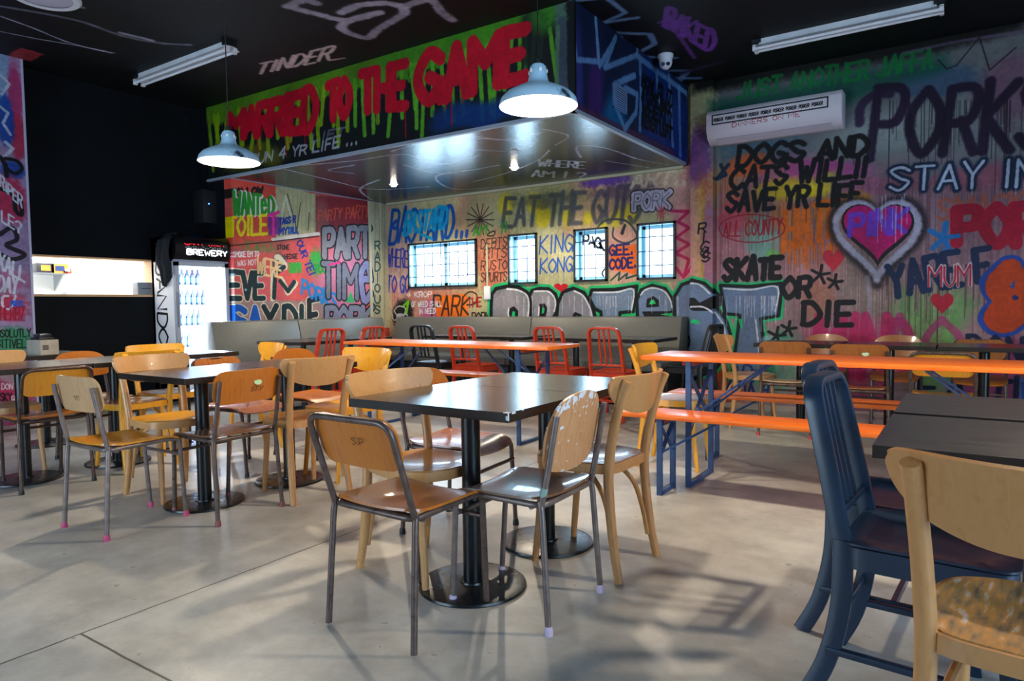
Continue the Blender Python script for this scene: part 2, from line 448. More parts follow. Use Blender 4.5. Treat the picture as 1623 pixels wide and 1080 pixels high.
    def heart(s, x, y, w_, h_):
        return [(x+w_*.5*(math.sin(t)**3), y-h_*.5*(13*math.cos(t)-5*math.cos(2*t)-2*math.cos(3*t)-math.cos(4*t))/15) for t in [2*math.pi*i/40 for i in range(40)]]
    def fill(s, pts, col, al=1):
        P = [s.px(*p) for p in pts]; xs = [p[0] for p in P]; ys = [p[1] for p in P]
        a, b, c, d = s.win(min(xs)-2, min(ys)-2, max(xs)+2, max(ys)+2)
        if a >= b or c >= d: return
        Y, X = np.mgrid[a:b, c:d]; ins = np.zeros(X.shape, bool)
        for i in range(len(P)):
            (x0, y0), (x1, y1) = P[i], P[(i+1) % len(P)]
            if y0 == y1: continue
            ins ^= ((y0 > Y) != (y1 > Y)) & (X < (x1-x0)*(Y-y0)/(y1-y0)+x0)
        cov = ins*al*(.85+.15*s.n1[a:b, c:d])
        s.im[a:b, c:d] += (s.c(col)-s.im[a:b, c:d])*cov[..., None].astype(np.float32)
    def grime(s, amt=.06):
        s.im *= (1-amt*.5+amt*(s.n1-.5)+amt*(s.n3-.5))[..., None]
    def material(s, rough=.5, lines=0, gain=1):
        img = bpy.data.images.new(s.name, s.w, s.h)
        g_ = s.im.mean(2, keepdims=True); a = np.ones((s.h, s.w, 4), np.float32); a[..., :3] = np.clip((g_+(s.im-g_)*1.22)*gain*.97, 0, 1)
        img.pixels.foreach_set(a.ravel()); img.update(); img.pack()
        mt = new_mat(s.name, 'FFFFFF', rough, spec=.22); n = mt.node_tree.nodes; K = mt.node_tree.links
        tc = n.new('ShaderNodeTexCoord'); sp = n.new('ShaderNodeSeparateXYZ'); K.new(tc.outputs['Object'], sp.inputs[0])
        cb = n.new('ShaderNodeCombineXYZ')
        for i, (ax, lo, hi) in enumerate(((s.ua, s.u0, s.u1), (s.va, s.v0, s.v1))):
            mr = n.new('ShaderNodeMapRange'); mr.clamp = False
            mr.inputs[1].default_value = lo; mr.inputs[2].default_value = hi
            K.new(sp.outputs[ax], mr.inputs[0]); K.new(mr.outputs[0], cb.inputs[i])
        ti = n.new('ShaderNodeTexImage'); ti.image = img; ti.extension = 'EXTEND'
        K.new(cb.outputs[0], ti.inputs[0]); K.new(ti.outputs[0], n['Principled BSDF'].inputs['Base Color'])
        nz = n.new('ShaderNodeTexNoise'); nz.inputs['Scale'].default_value = 25; K.new(tc.outputs['Object'], nz.inputs[0])
        bp = n.new('ShaderNodeBump'); bp.inputs['Strength'].default_value = .12; bp.inputs['Distance'].default_value = .01
        K.new(nz.outputs[0], bp.inputs['Height']); K.new(bp.outputs[0], n['Principled BSDF'].inputs['Normal'])
        return mt

CEIL, SOF, WY, LX = 3.54, 2.66, 7.6, -7.33      # ceiling, bulkhead underside, rear wall, left mural wall
BY, BX = 4.93, -2.66                            # front and right faces of the bulkhead

# ---- rear wall
m1 = Mural('rear_wall_mural', -7.4, 4.4, 0, CEIL, 210, 'B9B48C', lambda x, y: on_y(x, y, WY), 0, 2, 3)
q = m1
def rear():
    # base washes
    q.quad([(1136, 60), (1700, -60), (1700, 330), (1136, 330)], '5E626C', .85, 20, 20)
    q.quad([(1136, 300), (1700, 280), (1700, 700), (1136, 700)], '96767E', .85, 20, 20)
    for x, y, rx, ry, c, a in (
        (640, 420, 60, 110, 'D0A8A8', .8), (700, 345, 90, 40, 'C8C39A', .9), (745, 320, 40, 70, 'CC9A80', .7), (680, 490, 80, 34, 'D08E82', .8),
        (860, 340, 130, 60, 'C4BF92', .9), (780, 420, 28, 60, 'D4705E', .8), (880, 400, 60, 60, 'CBC7A0', .9), (940, 320, 60, 50, 'D6A088', .8),
        (985, 400, 45, 70, 'DCA59A', .85), (1090, 380, 30, 150, 'DB8C92', .9), (1060, 300, 50, 40, 'C9A49A', .7), (1116, 360, 10, 140, 'C8A23C', .8),
        (1107, 400, 8, 150, 'D8A98C', .8), (1126, 420, 10, 140, 'A66C96', .8), (1112, 245, 22, 45, '7A4A86', .9),
        (1165, 400, 50, 80, 'C88A8E', .9), (1215, 370, 40, 70, '98A898', .9), (1180, 300, 60, 40, 'D07A48', .9), (1200, 290, 40, 25, '9A8A80', .7),
        (1285, 290, 60, 35, 'D4C43E', .9), (1255, 275, 70, 35, 'C86C9C', .6), (1330, 330, 60, 30, 'CF9444', .8), (1370, 290, 50, 30, 'B46A8C', .7),
        (1290, 420, 70, 70, 'C88880', .85), (1390, 450, 90, 70, '8C7C72', .9), (1480, 360, 90, 90, '9A8088', .9), (1590, 420, 90, 90, '9E7C88', .8),
        (1480, 500, 70, 60, '78A868', .85), (1440, 260, 110, 22, '8A7A82', .8), (1550, 280, 120, 26, '9A5A6C', .8),
        (1350, 570, 110, 70, 'C2587C', .85), (1235, 570, 40, 60, '74A890', .85), (1170, 590, 50, 45, '86A89E', .9), (1590, 590, 90, 60, 'A84A70', .9),
        (1470, 560, 50, 80, '84B86C', .8), (1560, 200, 120, 70, '8A8C92', .8), (1400, 210, 120, 50, '96A0A0', .85), (1200, 215, 90, 40, '4E6C7C', .8),
        (1610, 130, 60, 60, '7C5C70', .8), (1480, 130, 70, 28, '445C78', .8), (1130, 620, 60, 40, 'B05838', .8)):
        q.blob(x, y, rx, ry, c, a, .5, .7)
    # batten lines of the cladding
    for x in range(625, 1100, 13):
        q.L([(x, 300), (x, 520)], .35, '8C8A6A', .6, .6)
    # run-off drips
    q.drips(620, 470, 1100, 330, 240, 20, 120, 'A09A78', .4, .5)
    q.drips(1140, 300, 1620, 280, 420, 40, 260, '7A5560', .5, .55)
    q.drips(1140, 420, 1620, 420, 260, 30, 200, 'C8A0A4', .5, .5)
    q.drips(620, 450, 760, 450, 60, 20, 60, 'D8705A', .6, .6)
    q.drips(1380, 160, 1620, 160, 60, 40, 170, '241A24', .5, .8)
    q.drips(1400, 420, 1620, 420, 90, 30, 160, '4A2A38', .5, .7)
    # dark top band and green lettering
    q.quad([(1100, 60), (1623, -40), (1623, 60), (1480, 85), (1200, 160), (1100, 170)], '10100F', .96, 20, 12)
    q.quad([(1128, 165), (1340, 118), (1500, 88), (1500, 150), (1330, 168), (1128, 235)], '0F4A3C', .75, 26, 20)
    q.word('JUST ANOTHER JAFFA', 1168, 158, 1476, 108, 26, 30, '14703A', 3, 1.6, .85, .1, .3)
    q.L([(1430, 85), (1520, 66), (1623, 50)], 2.2, '6E5A74', 3, .7)
    q.L([(1553, 46), (1570, 20), (1600, -4)], 3, 'A43A4A', 2, .8)
    q.L([(1486, 95), (1500, 110), (1515, 105), (1552, 60), (1568, 112), (1610, 76)], 1, '1A1018', .8, .9)
    # large dark PORK upper right
    q.word('PORKS', 1378, 252, 1660, 236, 108, 106, '1E1028', 8, 5, .95, .12, .3)
    q.L([(1442, 185), (1441, 215)], 4.5, '1C1026', 1.2)
    q.L([(1362, 196), (1364, 170), (1384, 152), (1410, 150)], 7, '2A1836', 5, .9, True)
    # window wall, upper row
    q.blob(890, 322, 90, 30, '8C9060', .6, .7, .8)
    for i, (x, y) in enumerate(((800, 330), (845, 325), (860, 345), (900, 340), (932, 345), (955, 360), (975, 350), (1000, 345))):
        q.blob(x, y, 13, 16, 'E2D03C', .85, .5, .8)
    q.word('EAT THE GUTS', 796, 360, 1012, 352, 44, 54, '4A4E58', 3.4, 3.2, .85, .12, .3)
    q.blob(975, 305, 60, 12, '5A4A5C', .7, .6, .8); q.blob(870, 318, 60, 10, '56584E', .65, .6, .8)
    q.L([(945, 372), (945, 364), (960, 350), (990, 350), (1006, 366), (1008, 378), (990, 386), (972, 377), (972, 362)], 1.5, '3A3E48', 1, .95, True)
    q.L([(985, 370), (990, 358), (986, 371)], 2.2, '202024', 1)
    q.word('BASTARD...', 617, 385, 742, 374, 54, 44, '1450A4', 2.6, 1.6, .95, .1, .5, 1)
    q.word('BASTARD', 640, 372, 706, 360, 34, 30, '20A8D8', 2.6, 1.5, .95, .15, .5, 1)
    q.L([(668, 372), (684, 379)], 2, '20A8D8', 1)
    q.word('WHERE', 613, 423, 646, 425, 28, 26, '2C3CA4', 1.1, .8, .95, .05, .4, 1)
    q.word('TO GO', 613, 464, 648, 463, 25, 24, '2C3CA4', 1.2, .8, .95, .05, .4, 1)
    for a in range(0, 180, 26):
        q.L([(761-22*math.cos(R(a)), 349+24*math.sin(R(a))), (761+22*math.cos(R(a)), 349-26*math.sin(R(a)))], .8, '3A2A2A', .8, .9)
    q.word('AM   II', 750, 374, 803, 368, 15, 15, '3EA03A', 1.5, 1, .95, .1, .4)
    q.L([(775, 370), (784, 367), (782, 374), (773, 374)], 1, '26221E', .7, 1, True, True)
    for i, t in enumerate(('DEBTS', 'RITS', 'RUSTO', 'SPURTS')):
        q.word(t, 762+(i == 1)*5, (395, 411, 430, 448)[i], 803, (392, 408, 427, 446)[i], 15, 15, '26201C', .75, .6, .95, .05, .35)
    q.word('KING', 855, 403, 907, 398, 28, 27, '2454B0', 1.2, .8, .95, .05, .3, 2)
    q.word('KONG', 856, 434, 907, 430, 23, 23, '2454B0', 1.2, .8, .95, .05, .3, 1)
    q.quad([(966, 392), (1008, 388), (1008, 434), (968, 428)], 'EA6A20', .85, 2, 9)
    q.word('GEE.', 966, 406, 1003, 403, 16, 16, '1A1E66', 1.6, .8, 1, 0, .25)
    q.word('CODE.', 966, 428, 1008, 424, 16, 15, '1A1E66', 1.6, .8, 1, 0, .25)
    q.L([(968, 445), (982, 432), (980, 445), (994, 434), (992, 442), (1008, 437)], 1.3, '22403C', .8)
    q.blob(955, 288, 46, 12, '5C3C9C', .85, .5, .9)
    q.word('ART..', 1000, 298, 1088, 292, 24, 22, 'D8C8B4', 2.8, 2.2, .9, .25, .3)
    q.word('PORK', 1004, 333, 1060, 329, 24, 24, 'C6C0D2', 4.8, .8, 1, .05, .15, 0, [(1.6, '17151C', .8)], gap=.15)
    q.word('PORK', 1004, 333, 1060, 329, 24, 24, '3A3644', .5, .6, .8, .05, .15)
    q.L([(1064, 335), (1091, 336), (1074, 352), (1092, 362), (1072, 377), (1092, 388), (1070, 402), (1092, 412), (1083, 440)], 2.4, 'B8245C', 1.2, .95)
    q.L([(1070, 424), (1083, 440), (1096, 424)], 2.4, 'B8245C', 1.2, .95)
    q.drips(1040, 325, 1060, 335, 14, 10, 40, 'C04A5A', .5, .8)
    for i, ch in enumerate('RIGS'):
        q.word(ch, 1110+i*2, 372+i*15, 1122+i*2, 370+i*15, 15, 15, '141218', 1.3, .7, 1, .1, .4)
    q.L([(1119, 405), (1122, 398), (1126, 405), (1120, 410), (1114, 403), (1119, 395)], 1.1, '141218', .7, 1, True)
    # lower row left of PROTEST
    q.blob(638, 500, 22, 24, '1C1C1E', .95, .3, .4)
    q.L([(625, 493), (632, 486), (642, 489), (640, 499), (630, 500)], .9, 'D0D0D0', .7, 1, True, True)
    q.word('UEO', 622, 508, 646, 507, 9, 9, 'D0D0D0', .9, .6)
    q.blob(690, 500, 28, 20, 'C86098', .8, .5, .7); q.L([(640, 485), (647, 478), (644, 496)], 2, '7CC830', 1.5)
    q.quad([(690, 470), (740, 466), (742, 512), (692, 512)], 'E8741E', .85, 3, 12)
    q.word('PARK', 684, 500, 742, 500, 30, 30, '26221E', 1.5, .9, .95, .1, .4)
    q.L([(735, 470), (742, 464), (750, 464), (756, 470), (752, 482), (740, 484)], 1, '26221E', .7, 1, True)
    q.word('THE', 741, 488, 763, 486, 14, 14, '8E1C20', 1, .6, 1, 0, .3); q.word('PORK', 748, 510, 776, 509, 14, 14, '1E1A1A', 1, .6)
    for i, t in enumerate(('> KROP', 'OF WEED IS ALL', 'IN NEED')):
        q.word(t, (645, 652, 664)[i], (472, 487, 498)[i], (684, 700, 690)[i], (471, 486, 497)[i], 8, 8, 'F2F2F4', .8, .5, 1, 0, .2)
    # PROTEST
    Z6 = lambda *a: [(600+x/2.951, 270+y/2.951) for x, y in a]
    LET = [
     (Z6((525,860),(526,640),(530,580),(548,556),(600,545),(655,550),(696,574),(712,620),(708,690),(690,720),(640,740),(625,860)), '8E8A92'),
     (Z6((718,860),(716,640),(704,590),(716,566),(750,555),(795,557),(826,580),(839,625),(832,665),(812,700),(835,860)), '8E8A92'),
     (Z6((845,800),(832,700),(838,625),(862,570),(910,554),(960,574),(998,635),(1016,700),(1010,800)), '8C8A94'),
     (Z6((985,600),(996,562),(1100,560),(1207,544),(1200,600),(1190,662),(1128,668),(1122,860),(1040,860),(1040,664),(1010,650)), '7888A0'),
     (Z6((1230,800),(1210,680),(1207,610),(1226,562),(1280,540),(1340,556),(1374,606),(1384,655),(1330,690),(1340,800)), '7686A2'),
     ([(1074,520),(1069,500),(1068,472),(1080,452),(1100,445),(1120,450),(1134,463),(1148,477),(1136,488),(1150,505),(1158,530),(1152,562),(1134,586),(1104,600),(1086,590),(1080,560),(1096,540)], '6C7E9C'),
     ([(1142,453),(1190,455),(1238,450),(1237,478),(1234,501),(1206,506),(1210,540),(1216,600),(1160,600),(1168,540),(1173,500),(1150,498),(1146,476)], '6C7E9A')]
    for P, c in LET: q.L(P, 6.5, '2CB070', 1.5, 1, False, True)
    for P, c in LET: q.fill(P, c); q.L(P, 2.6, '0C0C0E', .8, 1, False, True)
    for P in (Z6((608,700),(612,652),(632,642),(650,662),(646,700)), Z6((752,682),(754,632),(774,628),(787,650),(776,684)), Z6((900,700),(918,668),(945,680),(950,700)),
              Z6((1254,640),(1258,606),(1284,594),(1308,612),(1308,636)), Z6((1236,666),(1370,664),(1380,676),(1310,684),(1250,690)), [(1093,486),(1094,474),(1104,474),(1112,482),(1136,470),(1146,478),(1128,492),(1102,492)]):
        q.fill(P, '0C0C0E'); q.L(P, 1.2, '0C0C0E', .7, 1, False, True)
    for P in (Z6((620,695),(626,660),(638,664),(638,695)), Z6((762,672),(766,642),(776,648),(772,670)), Z6((915,700),(926,680),(940,696)), Z6((1264,630),(1270,612),(1286,606),(1296,626)), Z6((1312,676),(1372,668),(1376,684)), [(1096,512),(1102,506),(1112,509),(1112,514)], [(1170,506),(1178,506),(1176,524)]):
        q.fill(P, '2CC070')
    for P in (Z6((600,556),(650,562),(690,584),(702,625),(698,688)), Z6((728,568),(790,568),(818,592),(827,625),(820,660)), Z6((915,566),(955,588),(985,640),(1000,700)), Z6((1006,573),(1110,572),(1190,560),(1182,655)), Z6((1225,585),(1245,562),(1285,552),(1335,568),(1362,606),(1370,640)),
              [(1096,450),(1112,452),(1128,466)], [(1098,487),(1120,488),(1140,504),(1150,530),(1144,562),(1126,582)], [(1148,458),(1190,460),(1232,456),(1229,494)], [(1198,508),(1202,545),(1206,596)], Z6((612,700),(606,672),(608,650)), Z6((748,680),(750,640))):
        q.L(P, 1.3, 'E8E6EA', .7, 1, True)
    q.drips(790, 470, 1080, 470, 40, 10, 50, 'C8C6D0', .5, .8); q.drips(1140, 470, 1230, 470, 26, 15, 60, 'C8C6D0', .6, .8)
    q.fill(q.heart(889, 456, 22, 15), 'B81C2C')
    # right wall lettering
    for x, y, rx, ry, c in ((1290, 302, 52, 20, 'E6D22C'), (1240, 300, 40, 16, 'DCC034'), (1345, 318, 40, 18, 'D8A034'), (1185, 262, 36, 18, 'D86430'), (1285, 268, 44, 14, 'C05CA0'), (1350, 270, 40, 16, 'B45C98'),
                            (1165, 340, 22, 30, 'D05868'), (1210, 390, 30, 34, '8CB4A8'), (1225, 405, 16, 14, '7CC45C'), (1300, 470, 34, 46, 'B07A68'), (1250, 345, 26, 30, 'E08A5C')):
        q.blob(x, y, rx, ry, c, .8, .5, .8)
    q.drips(1180, 320, 1340, 330, 60, 20, 110, '8A5A3A', .6, .6)
    q.word('HATE', 1243, 398, 1330, 372, 62, 54, 'E0701E', 5, 2.5, .9, .05, .3, 2); q.drips(1240, 390, 1330, 380, 30, 10, 40, 'E0701E', 1.4, .9)
    q.word('DOGS AND', 1168, 264, 1372, 246, 30, 30, '0C0A0E', 4.1, 2, 1, .12, .45, 1)
    q.word('CATS WILL!!', 1158, 301, 1372, 280, 31, 31, '0C0A0E', 3.9, 1.8, 1, .12, .45, 1)
    q.word('SAVE YR LIFE', 1152, 336, 1362, 324, 31, 31, '0C0A0E', 3.9, 1.8, 1, .12, .45, 1)
    q.L([(1142, 262), (1150, 278), (1136, 284), (1154, 262)], 3, '16283E', 2)
    q.word('ALL COUNTY', 1146, 376, 1238, 372, 22, 24, 'A8202C', 1.1, .7, 1, .1, .3, 1)
    q.L([(1192+52*math.cos(R(a)), 363-22*math.sin(R(a))-(a-180)*0) for a in range(0, 360, 24)], 1, 'A02838', .8, .95, True, True)
    q.word('SKATE', 1148, 445, 1236, 441, 32, 34, '0A0A0C', 4.6, 1, 1, .08, .4)
    q.word('OR', 1241, 473, 1284, 471, 31, 31, '0A0A0C', 4.2, 1, 1, .08, .4)
    q.fill(q.heart(1321, 412, 34, 38), 'C43444')
    q.L(q.heart(1390, 374, 142, 136), 9, '17141C', 11, .8, True, True)
    q.L(q.heart(1390, 373, 130, 126), 5.5, 'C8C4D8', 6, .95, True, True)
    q.fill(q.heart(1391, 366, 116, 104), '17141C'); q.fill(q.heart(1391, 363, 108, 92), 'C81E74'); 
    q.L([(1375, 440), (1377, 460), (1378, 520)], 3.5, 'A8A4B4', 5, .6)
    q.word('PINK', 1346, 376, 1434, 368, 34, 36, '7A4CC4', 4.4, 1, 1, .1, .3)
    q.drips(1390, 300, 1450, 330, 12, 20, 70, 'C4C8DC', .6, .8)
    q.word('STAY IN', 1410, 303, 1640, 296, 36, 44, 'C4CCE0', 2.4, .9, 1, .08, .15, 1, [(5, '14243C', 5)])
    q.word('SMACK', 1486, 350, 1622, 336, 32, 32, 'B4604A', 2.4, 1.6, .85, .05, .3)
    q.word('PORK', 1516, 386, 1690, 392, 52, 70, 'A81A3A', 10, 1, 1, 0, .2, 1)
    q.star(1495, 378, 24, '2A78B8', 4.2); q.drips(1490, 385, 1500, 395, 6, 20, 60, '2A78B8', .5, .7)
    q.word('YARE F', 1412, 470, 1572, 446, 50, 50, '142A4C', 5.4, 1.4, 1, -.12, .35, 1)
    q.word('MUM', 1472, 456, 1538, 454, 32, 34, 'E4D8DC', 2.4, .8, 1, 0, .25, 1); q.word('MUM', 1472, 456, 1538, 454, 32, 34, 'B4203A', 1.3, .7, 1, 0, .25)
    q.fill(q.heart(1493, 480, 36, 36), 'B8263E')
    q.L([(1600, 425), (1575, 450), (1590, 480), (1572, 505), (1590, 516), (1612, 500), (1623, 470), (1630, 440)], 22, '2A4A9C', 1.5, 1, True)
    q.L([(1600, 428), (1580, 452), (1592, 480), (1578, 503), (1590, 513), (1612, 498), (1623, 470), (1630, 440)], 18, 'C24A1E', 1.5, 1, True)
    q.L([(1608, 472), (1609, 473)], 4, '1A2A6A', .8)
    q.word('MIND', 1290, 596, 1440, 596, 92, 92, 'C43068', 7, 3, .8, .08, .3, 1)
    q.word('AO', 1400, 590, 1520, 590, 84, 84, 'B8447C', 6, 3, .75, 0, .3)
    q.L([(1240, 535), (1215, 550), (1222, 600)], 9, '2A8A62', 3, .7)
    q.L([(1215, 540), (1250, 545), (1262, 575)], 7, 'B8D0DC', 5, .7)
    q.word('DIE', 1272, 514, 1350, 516, 34, 36, '0A0A0C', 4.4, 1, 1, .08, .4)
    for x, y, r_ in ((1300, 436, 15), (1323, 448, 12), (1231, 533, 14), (1250, 522, 12)): q.star(x, y, r_, '101014', 2.4)
    q.word('DONT', 1532, 574, 1650, 580, 40, 40, '141C3C', 4, 1.5, 1, .05, .3)
    q.word('FAITH', 1452, 640, 1640, 650, 46, 46, '141A38', 4, 1.5, 1, .1, .5)
    q.word('ARKA', 1150, 622, 1216, 632, 40, 40, '1A2E6A', 1.8, .9, 1, .3, .6)
    q.L([(1140, 640), (1136, 600), (1150, 588)], 5, 'C0502C', 3, .8)
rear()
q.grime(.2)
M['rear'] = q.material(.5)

# ---- left mural wall (holds the toilet directions)
m2 = Mural('left_wall_mural', 4.8, 7.62, 0, SOF+.02, 230, 'B05A5A', lambda x, y: on_x(x, y, LX), 1, 2, 5)
q = m2
def left():
    q.quad([(355, 280), (440, 290), (445, 380), (355, 395)], 'D8584A', .95, 3, 6)
    q.blob(375, 320, 14, 40, 'C87068', .6)
    q.quad([(437, 290), (505, 310), (505, 373), (437, 382)], 'BDB892', .97, 2, 4)
    q.quad([(500, 310), (588, 318), (588, 352), (500, 374)], '803038', .95, 3, 5)
    q.blob(510, 345, 14, 30, '9A6A66', .6)
    q.quad([(586, 318), (620, 320), (620, 520), (586, 520)], 'C8C4A6', .95, 2, 5)
    for x in (594, 601, 609): q.L([(x, 318), (x, 515)], 1, 'A0A08A', .8, .7)
    q.quad([(355, 393), (505, 374), (588, 356), (588, 520), (355, 520)], 'D2605E', .95, 2, 3)
    q.blob(400, 392, 40, 12, '4E8A4A', .85, .5, .9); q.drips(362, 388, 440, 385, 60, 4, 16, 'C85A4A', .7, .9)
    q.blob(545, 440, 50, 60, 'C88CB0', .75, .5, .6); q.blob(500, 415, 14, 20, '3E9A44', .8)
    q.blob(420, 470, 60, 30, 'C86870', .6); q.quad([(360, 478), (520, 476), (520, 520), (360, 520)], '8E9490', .7, 3, 9)
    for x in range(450, 506, 7): q.L([(x, 300), (x, 376)], .4, '8C8868', .5, .8)
    q.L([(455, 308), (460, 325), (472, 372)], .8, '4A443A', .6); q.L([(476, 322), (470, 368)], .9, '5A5446', .6); q.L([(490, 338), (488, 366)], .8, '4A443A', .6)
    q.L([(446, 345), (452, 312), (460, 340)], 1.8, 'DAD6BE', 1); 
    q.word('PARTY PARTY', 504, 350, 584, 345, 16, 19, 'D8644C', .9, .7, .9, .1, .4)
    q.word('FOLLOW', 366, 312, 416, 306, 11, 9, '1C1A1A', 1.8, .8, 1, .05, .3)
    q.word('WANTeD', 372, 342, 436, 340, 38, 24, 'F0F0E8', 3.2, .8, 1, 0, .1); q.word('WANTeD', 370, 341, 434, 339, 38, 24, '2A8A2E', 2.4, .8, 1, 0, .1)
    q.word('TOILE', 363, 375, 423, 371, 29, 30, 'F2E01C', 2.2, .8, 1, .02, .12)
    q.quad([(424, 345), (446, 344), (446, 371), (426, 374)], '6A2C8C', .8, 2, 6)
    q.word('T', 425, 374, 442, 371, 32, 34, 'E83CA0', 2.4, .8)
    q.word('TAGS R', 443, 356, 468, 353, 9, 10, '183C8C', 1.2, .6); q.word('MY', 442, 373, 455, 371, 10, 10, '183C8C', 1.2, .6); q.word('TALL', 456, 371, 472, 369, 9, 9, '1C4C9A', 1.4, .6)
    q.word('YOUR TE!', 466, 376, 490, 438, 9, 11, '1A2C8C', 1.1, .6, 1, 0, .3, up=(.9, -.4))
    q.L([(432, 380), (465, 376), (505, 371)], 2.6, 'E8E0DA', .8); q.L([(361, 390.5), (432, 383.5), (505, 375)], .9, '2A1A1C', .6)
    q.word('SMOKE EM TO', 370, 408, 410, 407, 8, 8, 'F4F0F0', .8, .5, 1, 0, .2); q.word('WAS NOT', 376, 422, 406, 420, 8, 8, 'F0E0E0', .7, .5)
    q.word('STONE', 439, 396, 458, 396, 7, 7, '241A1C', .8, .5); q.word('HEDGE', 451, 411, 471, 410, 7, 7, '241A1C', .8, .5)
    L2 = [(1.6, 'E2DCC4', .7)]
    q.word('EVE', 366, 474, 418, 473, 42, 40, '16282C', 4, .7, 1, 0, .1, 0, L2)
    q.blob(443, 418, 14, 14, '4A4A54', .9, .3, .3)
    q.L([(432, 474), (434, 432), (452, 424), (444, 410), (438, 408)], 4, 'E2DCC4', .7, 1, True); q.L([(446, 444), (456, 464), (468, 450)], 4.6, 'E2DCC4', .7)
    q.L([(434, 472), (436, 434), (450, 424)], 3.4, '16282C', .7); q.L([(444, 446), (456, 462), (466, 448)], 3.4, '16282C', .7)
    for x, y in ((366, 438), (371, 436), (389, 460), (409, 448), (413, 440)): q.L([(x, y), (x+.5, y)], 1.8, '9CB0B8', .5)
    q.word('WERE', 407, 434, 446, 440, 26, 22, 'EAC89A', 1.7, .7, 1, .05, .4)
    q.word('DAMN', 459, 432, 476, 432, 14, 14, '2EA03C', 1.6, .8, .95)
    q.word('FULL', 494, 415, 514, 413, 13, 13, '2EA03C', 1.6, .8, .95); q.word('TOUR', 498, 434, 524, 432, 13, 13, '1E8A34', 1.6, .8, .95)
    q.word('S', 367, 525, 388, 524, 36, 36, '1B57A8', 5, .7, 1, 0, 0, 0, L2); q.word('A', 396, 525, 412, 524, 36, 36, '1B57A8', 4.4, .7, 1, 0, 0, 0, L2)
    q.word('Y', 418, 525, 438, 524, 38, 38, '1A2426', 4.4, .7, 1, 0, 0, 0, L2); q.word('DI', 450, 525, 482, 524, 38, 38, '16282C', 4.2, .7, 1, 0, 0, 0, L2)
    q.word('E', 490, 525, 504, 522, 48, 48, '141C20', 4.2, .7, 1, 0, 0, 0, L2)
    q.word('PORKS', 478, 466, 532, 490, 22, 22, '2E86C8', 2, .8, 1, .05, .3)
    L3 = [(2, '101014', .7)]
    q.word('PART', 514, 408, 586, 406, 42, 44, '8E8C96', 4.2, .7, 1, 0, .1, 0, L3)
    q.word('TIM', 512, 470, 566, 474, 50, 52, '7C7A8A', 3.6, .7, 1, 0, .1, 0, L3); q.word('e', 573, 478, 592, 478, 70, 70, '9090B8', 4.6, .7, 1, 0, 0, 0, L3)
    q.L([(522, 420), (538, 417)], 1.6, 'E0308C', .8); q.fill([(548, 480), (556, 462), (562, 480)], '34A864')
    q.word('PORK', 518, 525, 590, 524, 36, 36, '8A8CA0', 4, .7, 1, 0, .1, 0, L3)
    for i, ch in enumerate('RADIOUS'):
        q.word(ch, 594, 396+i*17, 602, 396+i*17, 13, 13, '22484C', 1, .6, 1, 0, .4)
left(); q.grime(.15)
M['leftmural'] = q.material(.5)

# ---- bulkhead, long face
m3 = Mural('bulkhead_front_mural', -7.75, BX, SOF, CEIL, 230, '14181A', lambda x, y: on_y(x, y, BY), 0, 2, 7)
q = m3
def front():
    q.quad([(316, 165), (895, -20), (895, 70), (650, 125), (480, 195), (316, 215)], '4C8A28', .92, 12, 26)
    q.quad([(316, 165), (600, 80), (600, 130), (316, 205)], '5A7422', .6, 12, 30)
    for i in range(46):
        x = 320+i*12.5+q.rs.rand()*8; t = (x-320)/575; y0 = 190-150*t; y1 = 262-75*t
        q.L([(x, y0), (x+q.rs.randn()*5, y0+(y1-y0)*(.5+.5*q.rs.rand()))], 3.6, '7C9A22' if x < 560 else '5EA030', 1.5, .95)
    q.blob(405, 250, 60, 16, '8A8A28', .55, .6, .9)
    q.blob(770, 180, 100, 24, '143A74', .9, .5, .8); q.blob(845, 70, 22, 70, '1A1E20', .85, .5, .8); q.blob(865, 20, 30, 30, '3E7A2E', .8)
    q.L([(330, 180), (338, 270)], 3, '6A8A26', 1.5)
    W_ = dict(soft=1, al=1, jit=.12, drip=2)
    q.word('MARRIED', 362, 218, 498, 204, 34, 64, 'B01830', 6.6, slant=.05, gap=.1, **W_)
    q.word('TO', 520, 190, 553, 182, 54, 58, 'B41830', 7, gap=.14, **W_)
    q.word('THE', 572, 176, 642, 168, 58, 68, 'B41830', 7.6, gap=.2, **W_)
    q.word('GAME', 664, 166, 832, 122, 78, 74, 'BC1A32', 10, gap=.24, **W_)
    q.word('RUN 4 YR LIFE ...', 396, 262, 566, 228, 15, 17, 'B8B8C4', 1.5, 1.2, .9, .15, .4)
    q.word('LIFT', 494, 226, 545, 214, 12, 12, '9A9AB0', 1.4, 2, .6, .2, .3)
    q.quad([(878, -20), (896, -20), (900, 190), (880, 185)], '5A6878', .7, 3, 3)
front(); q.grime(.2)
M['bulk1'] = q.material(.5)

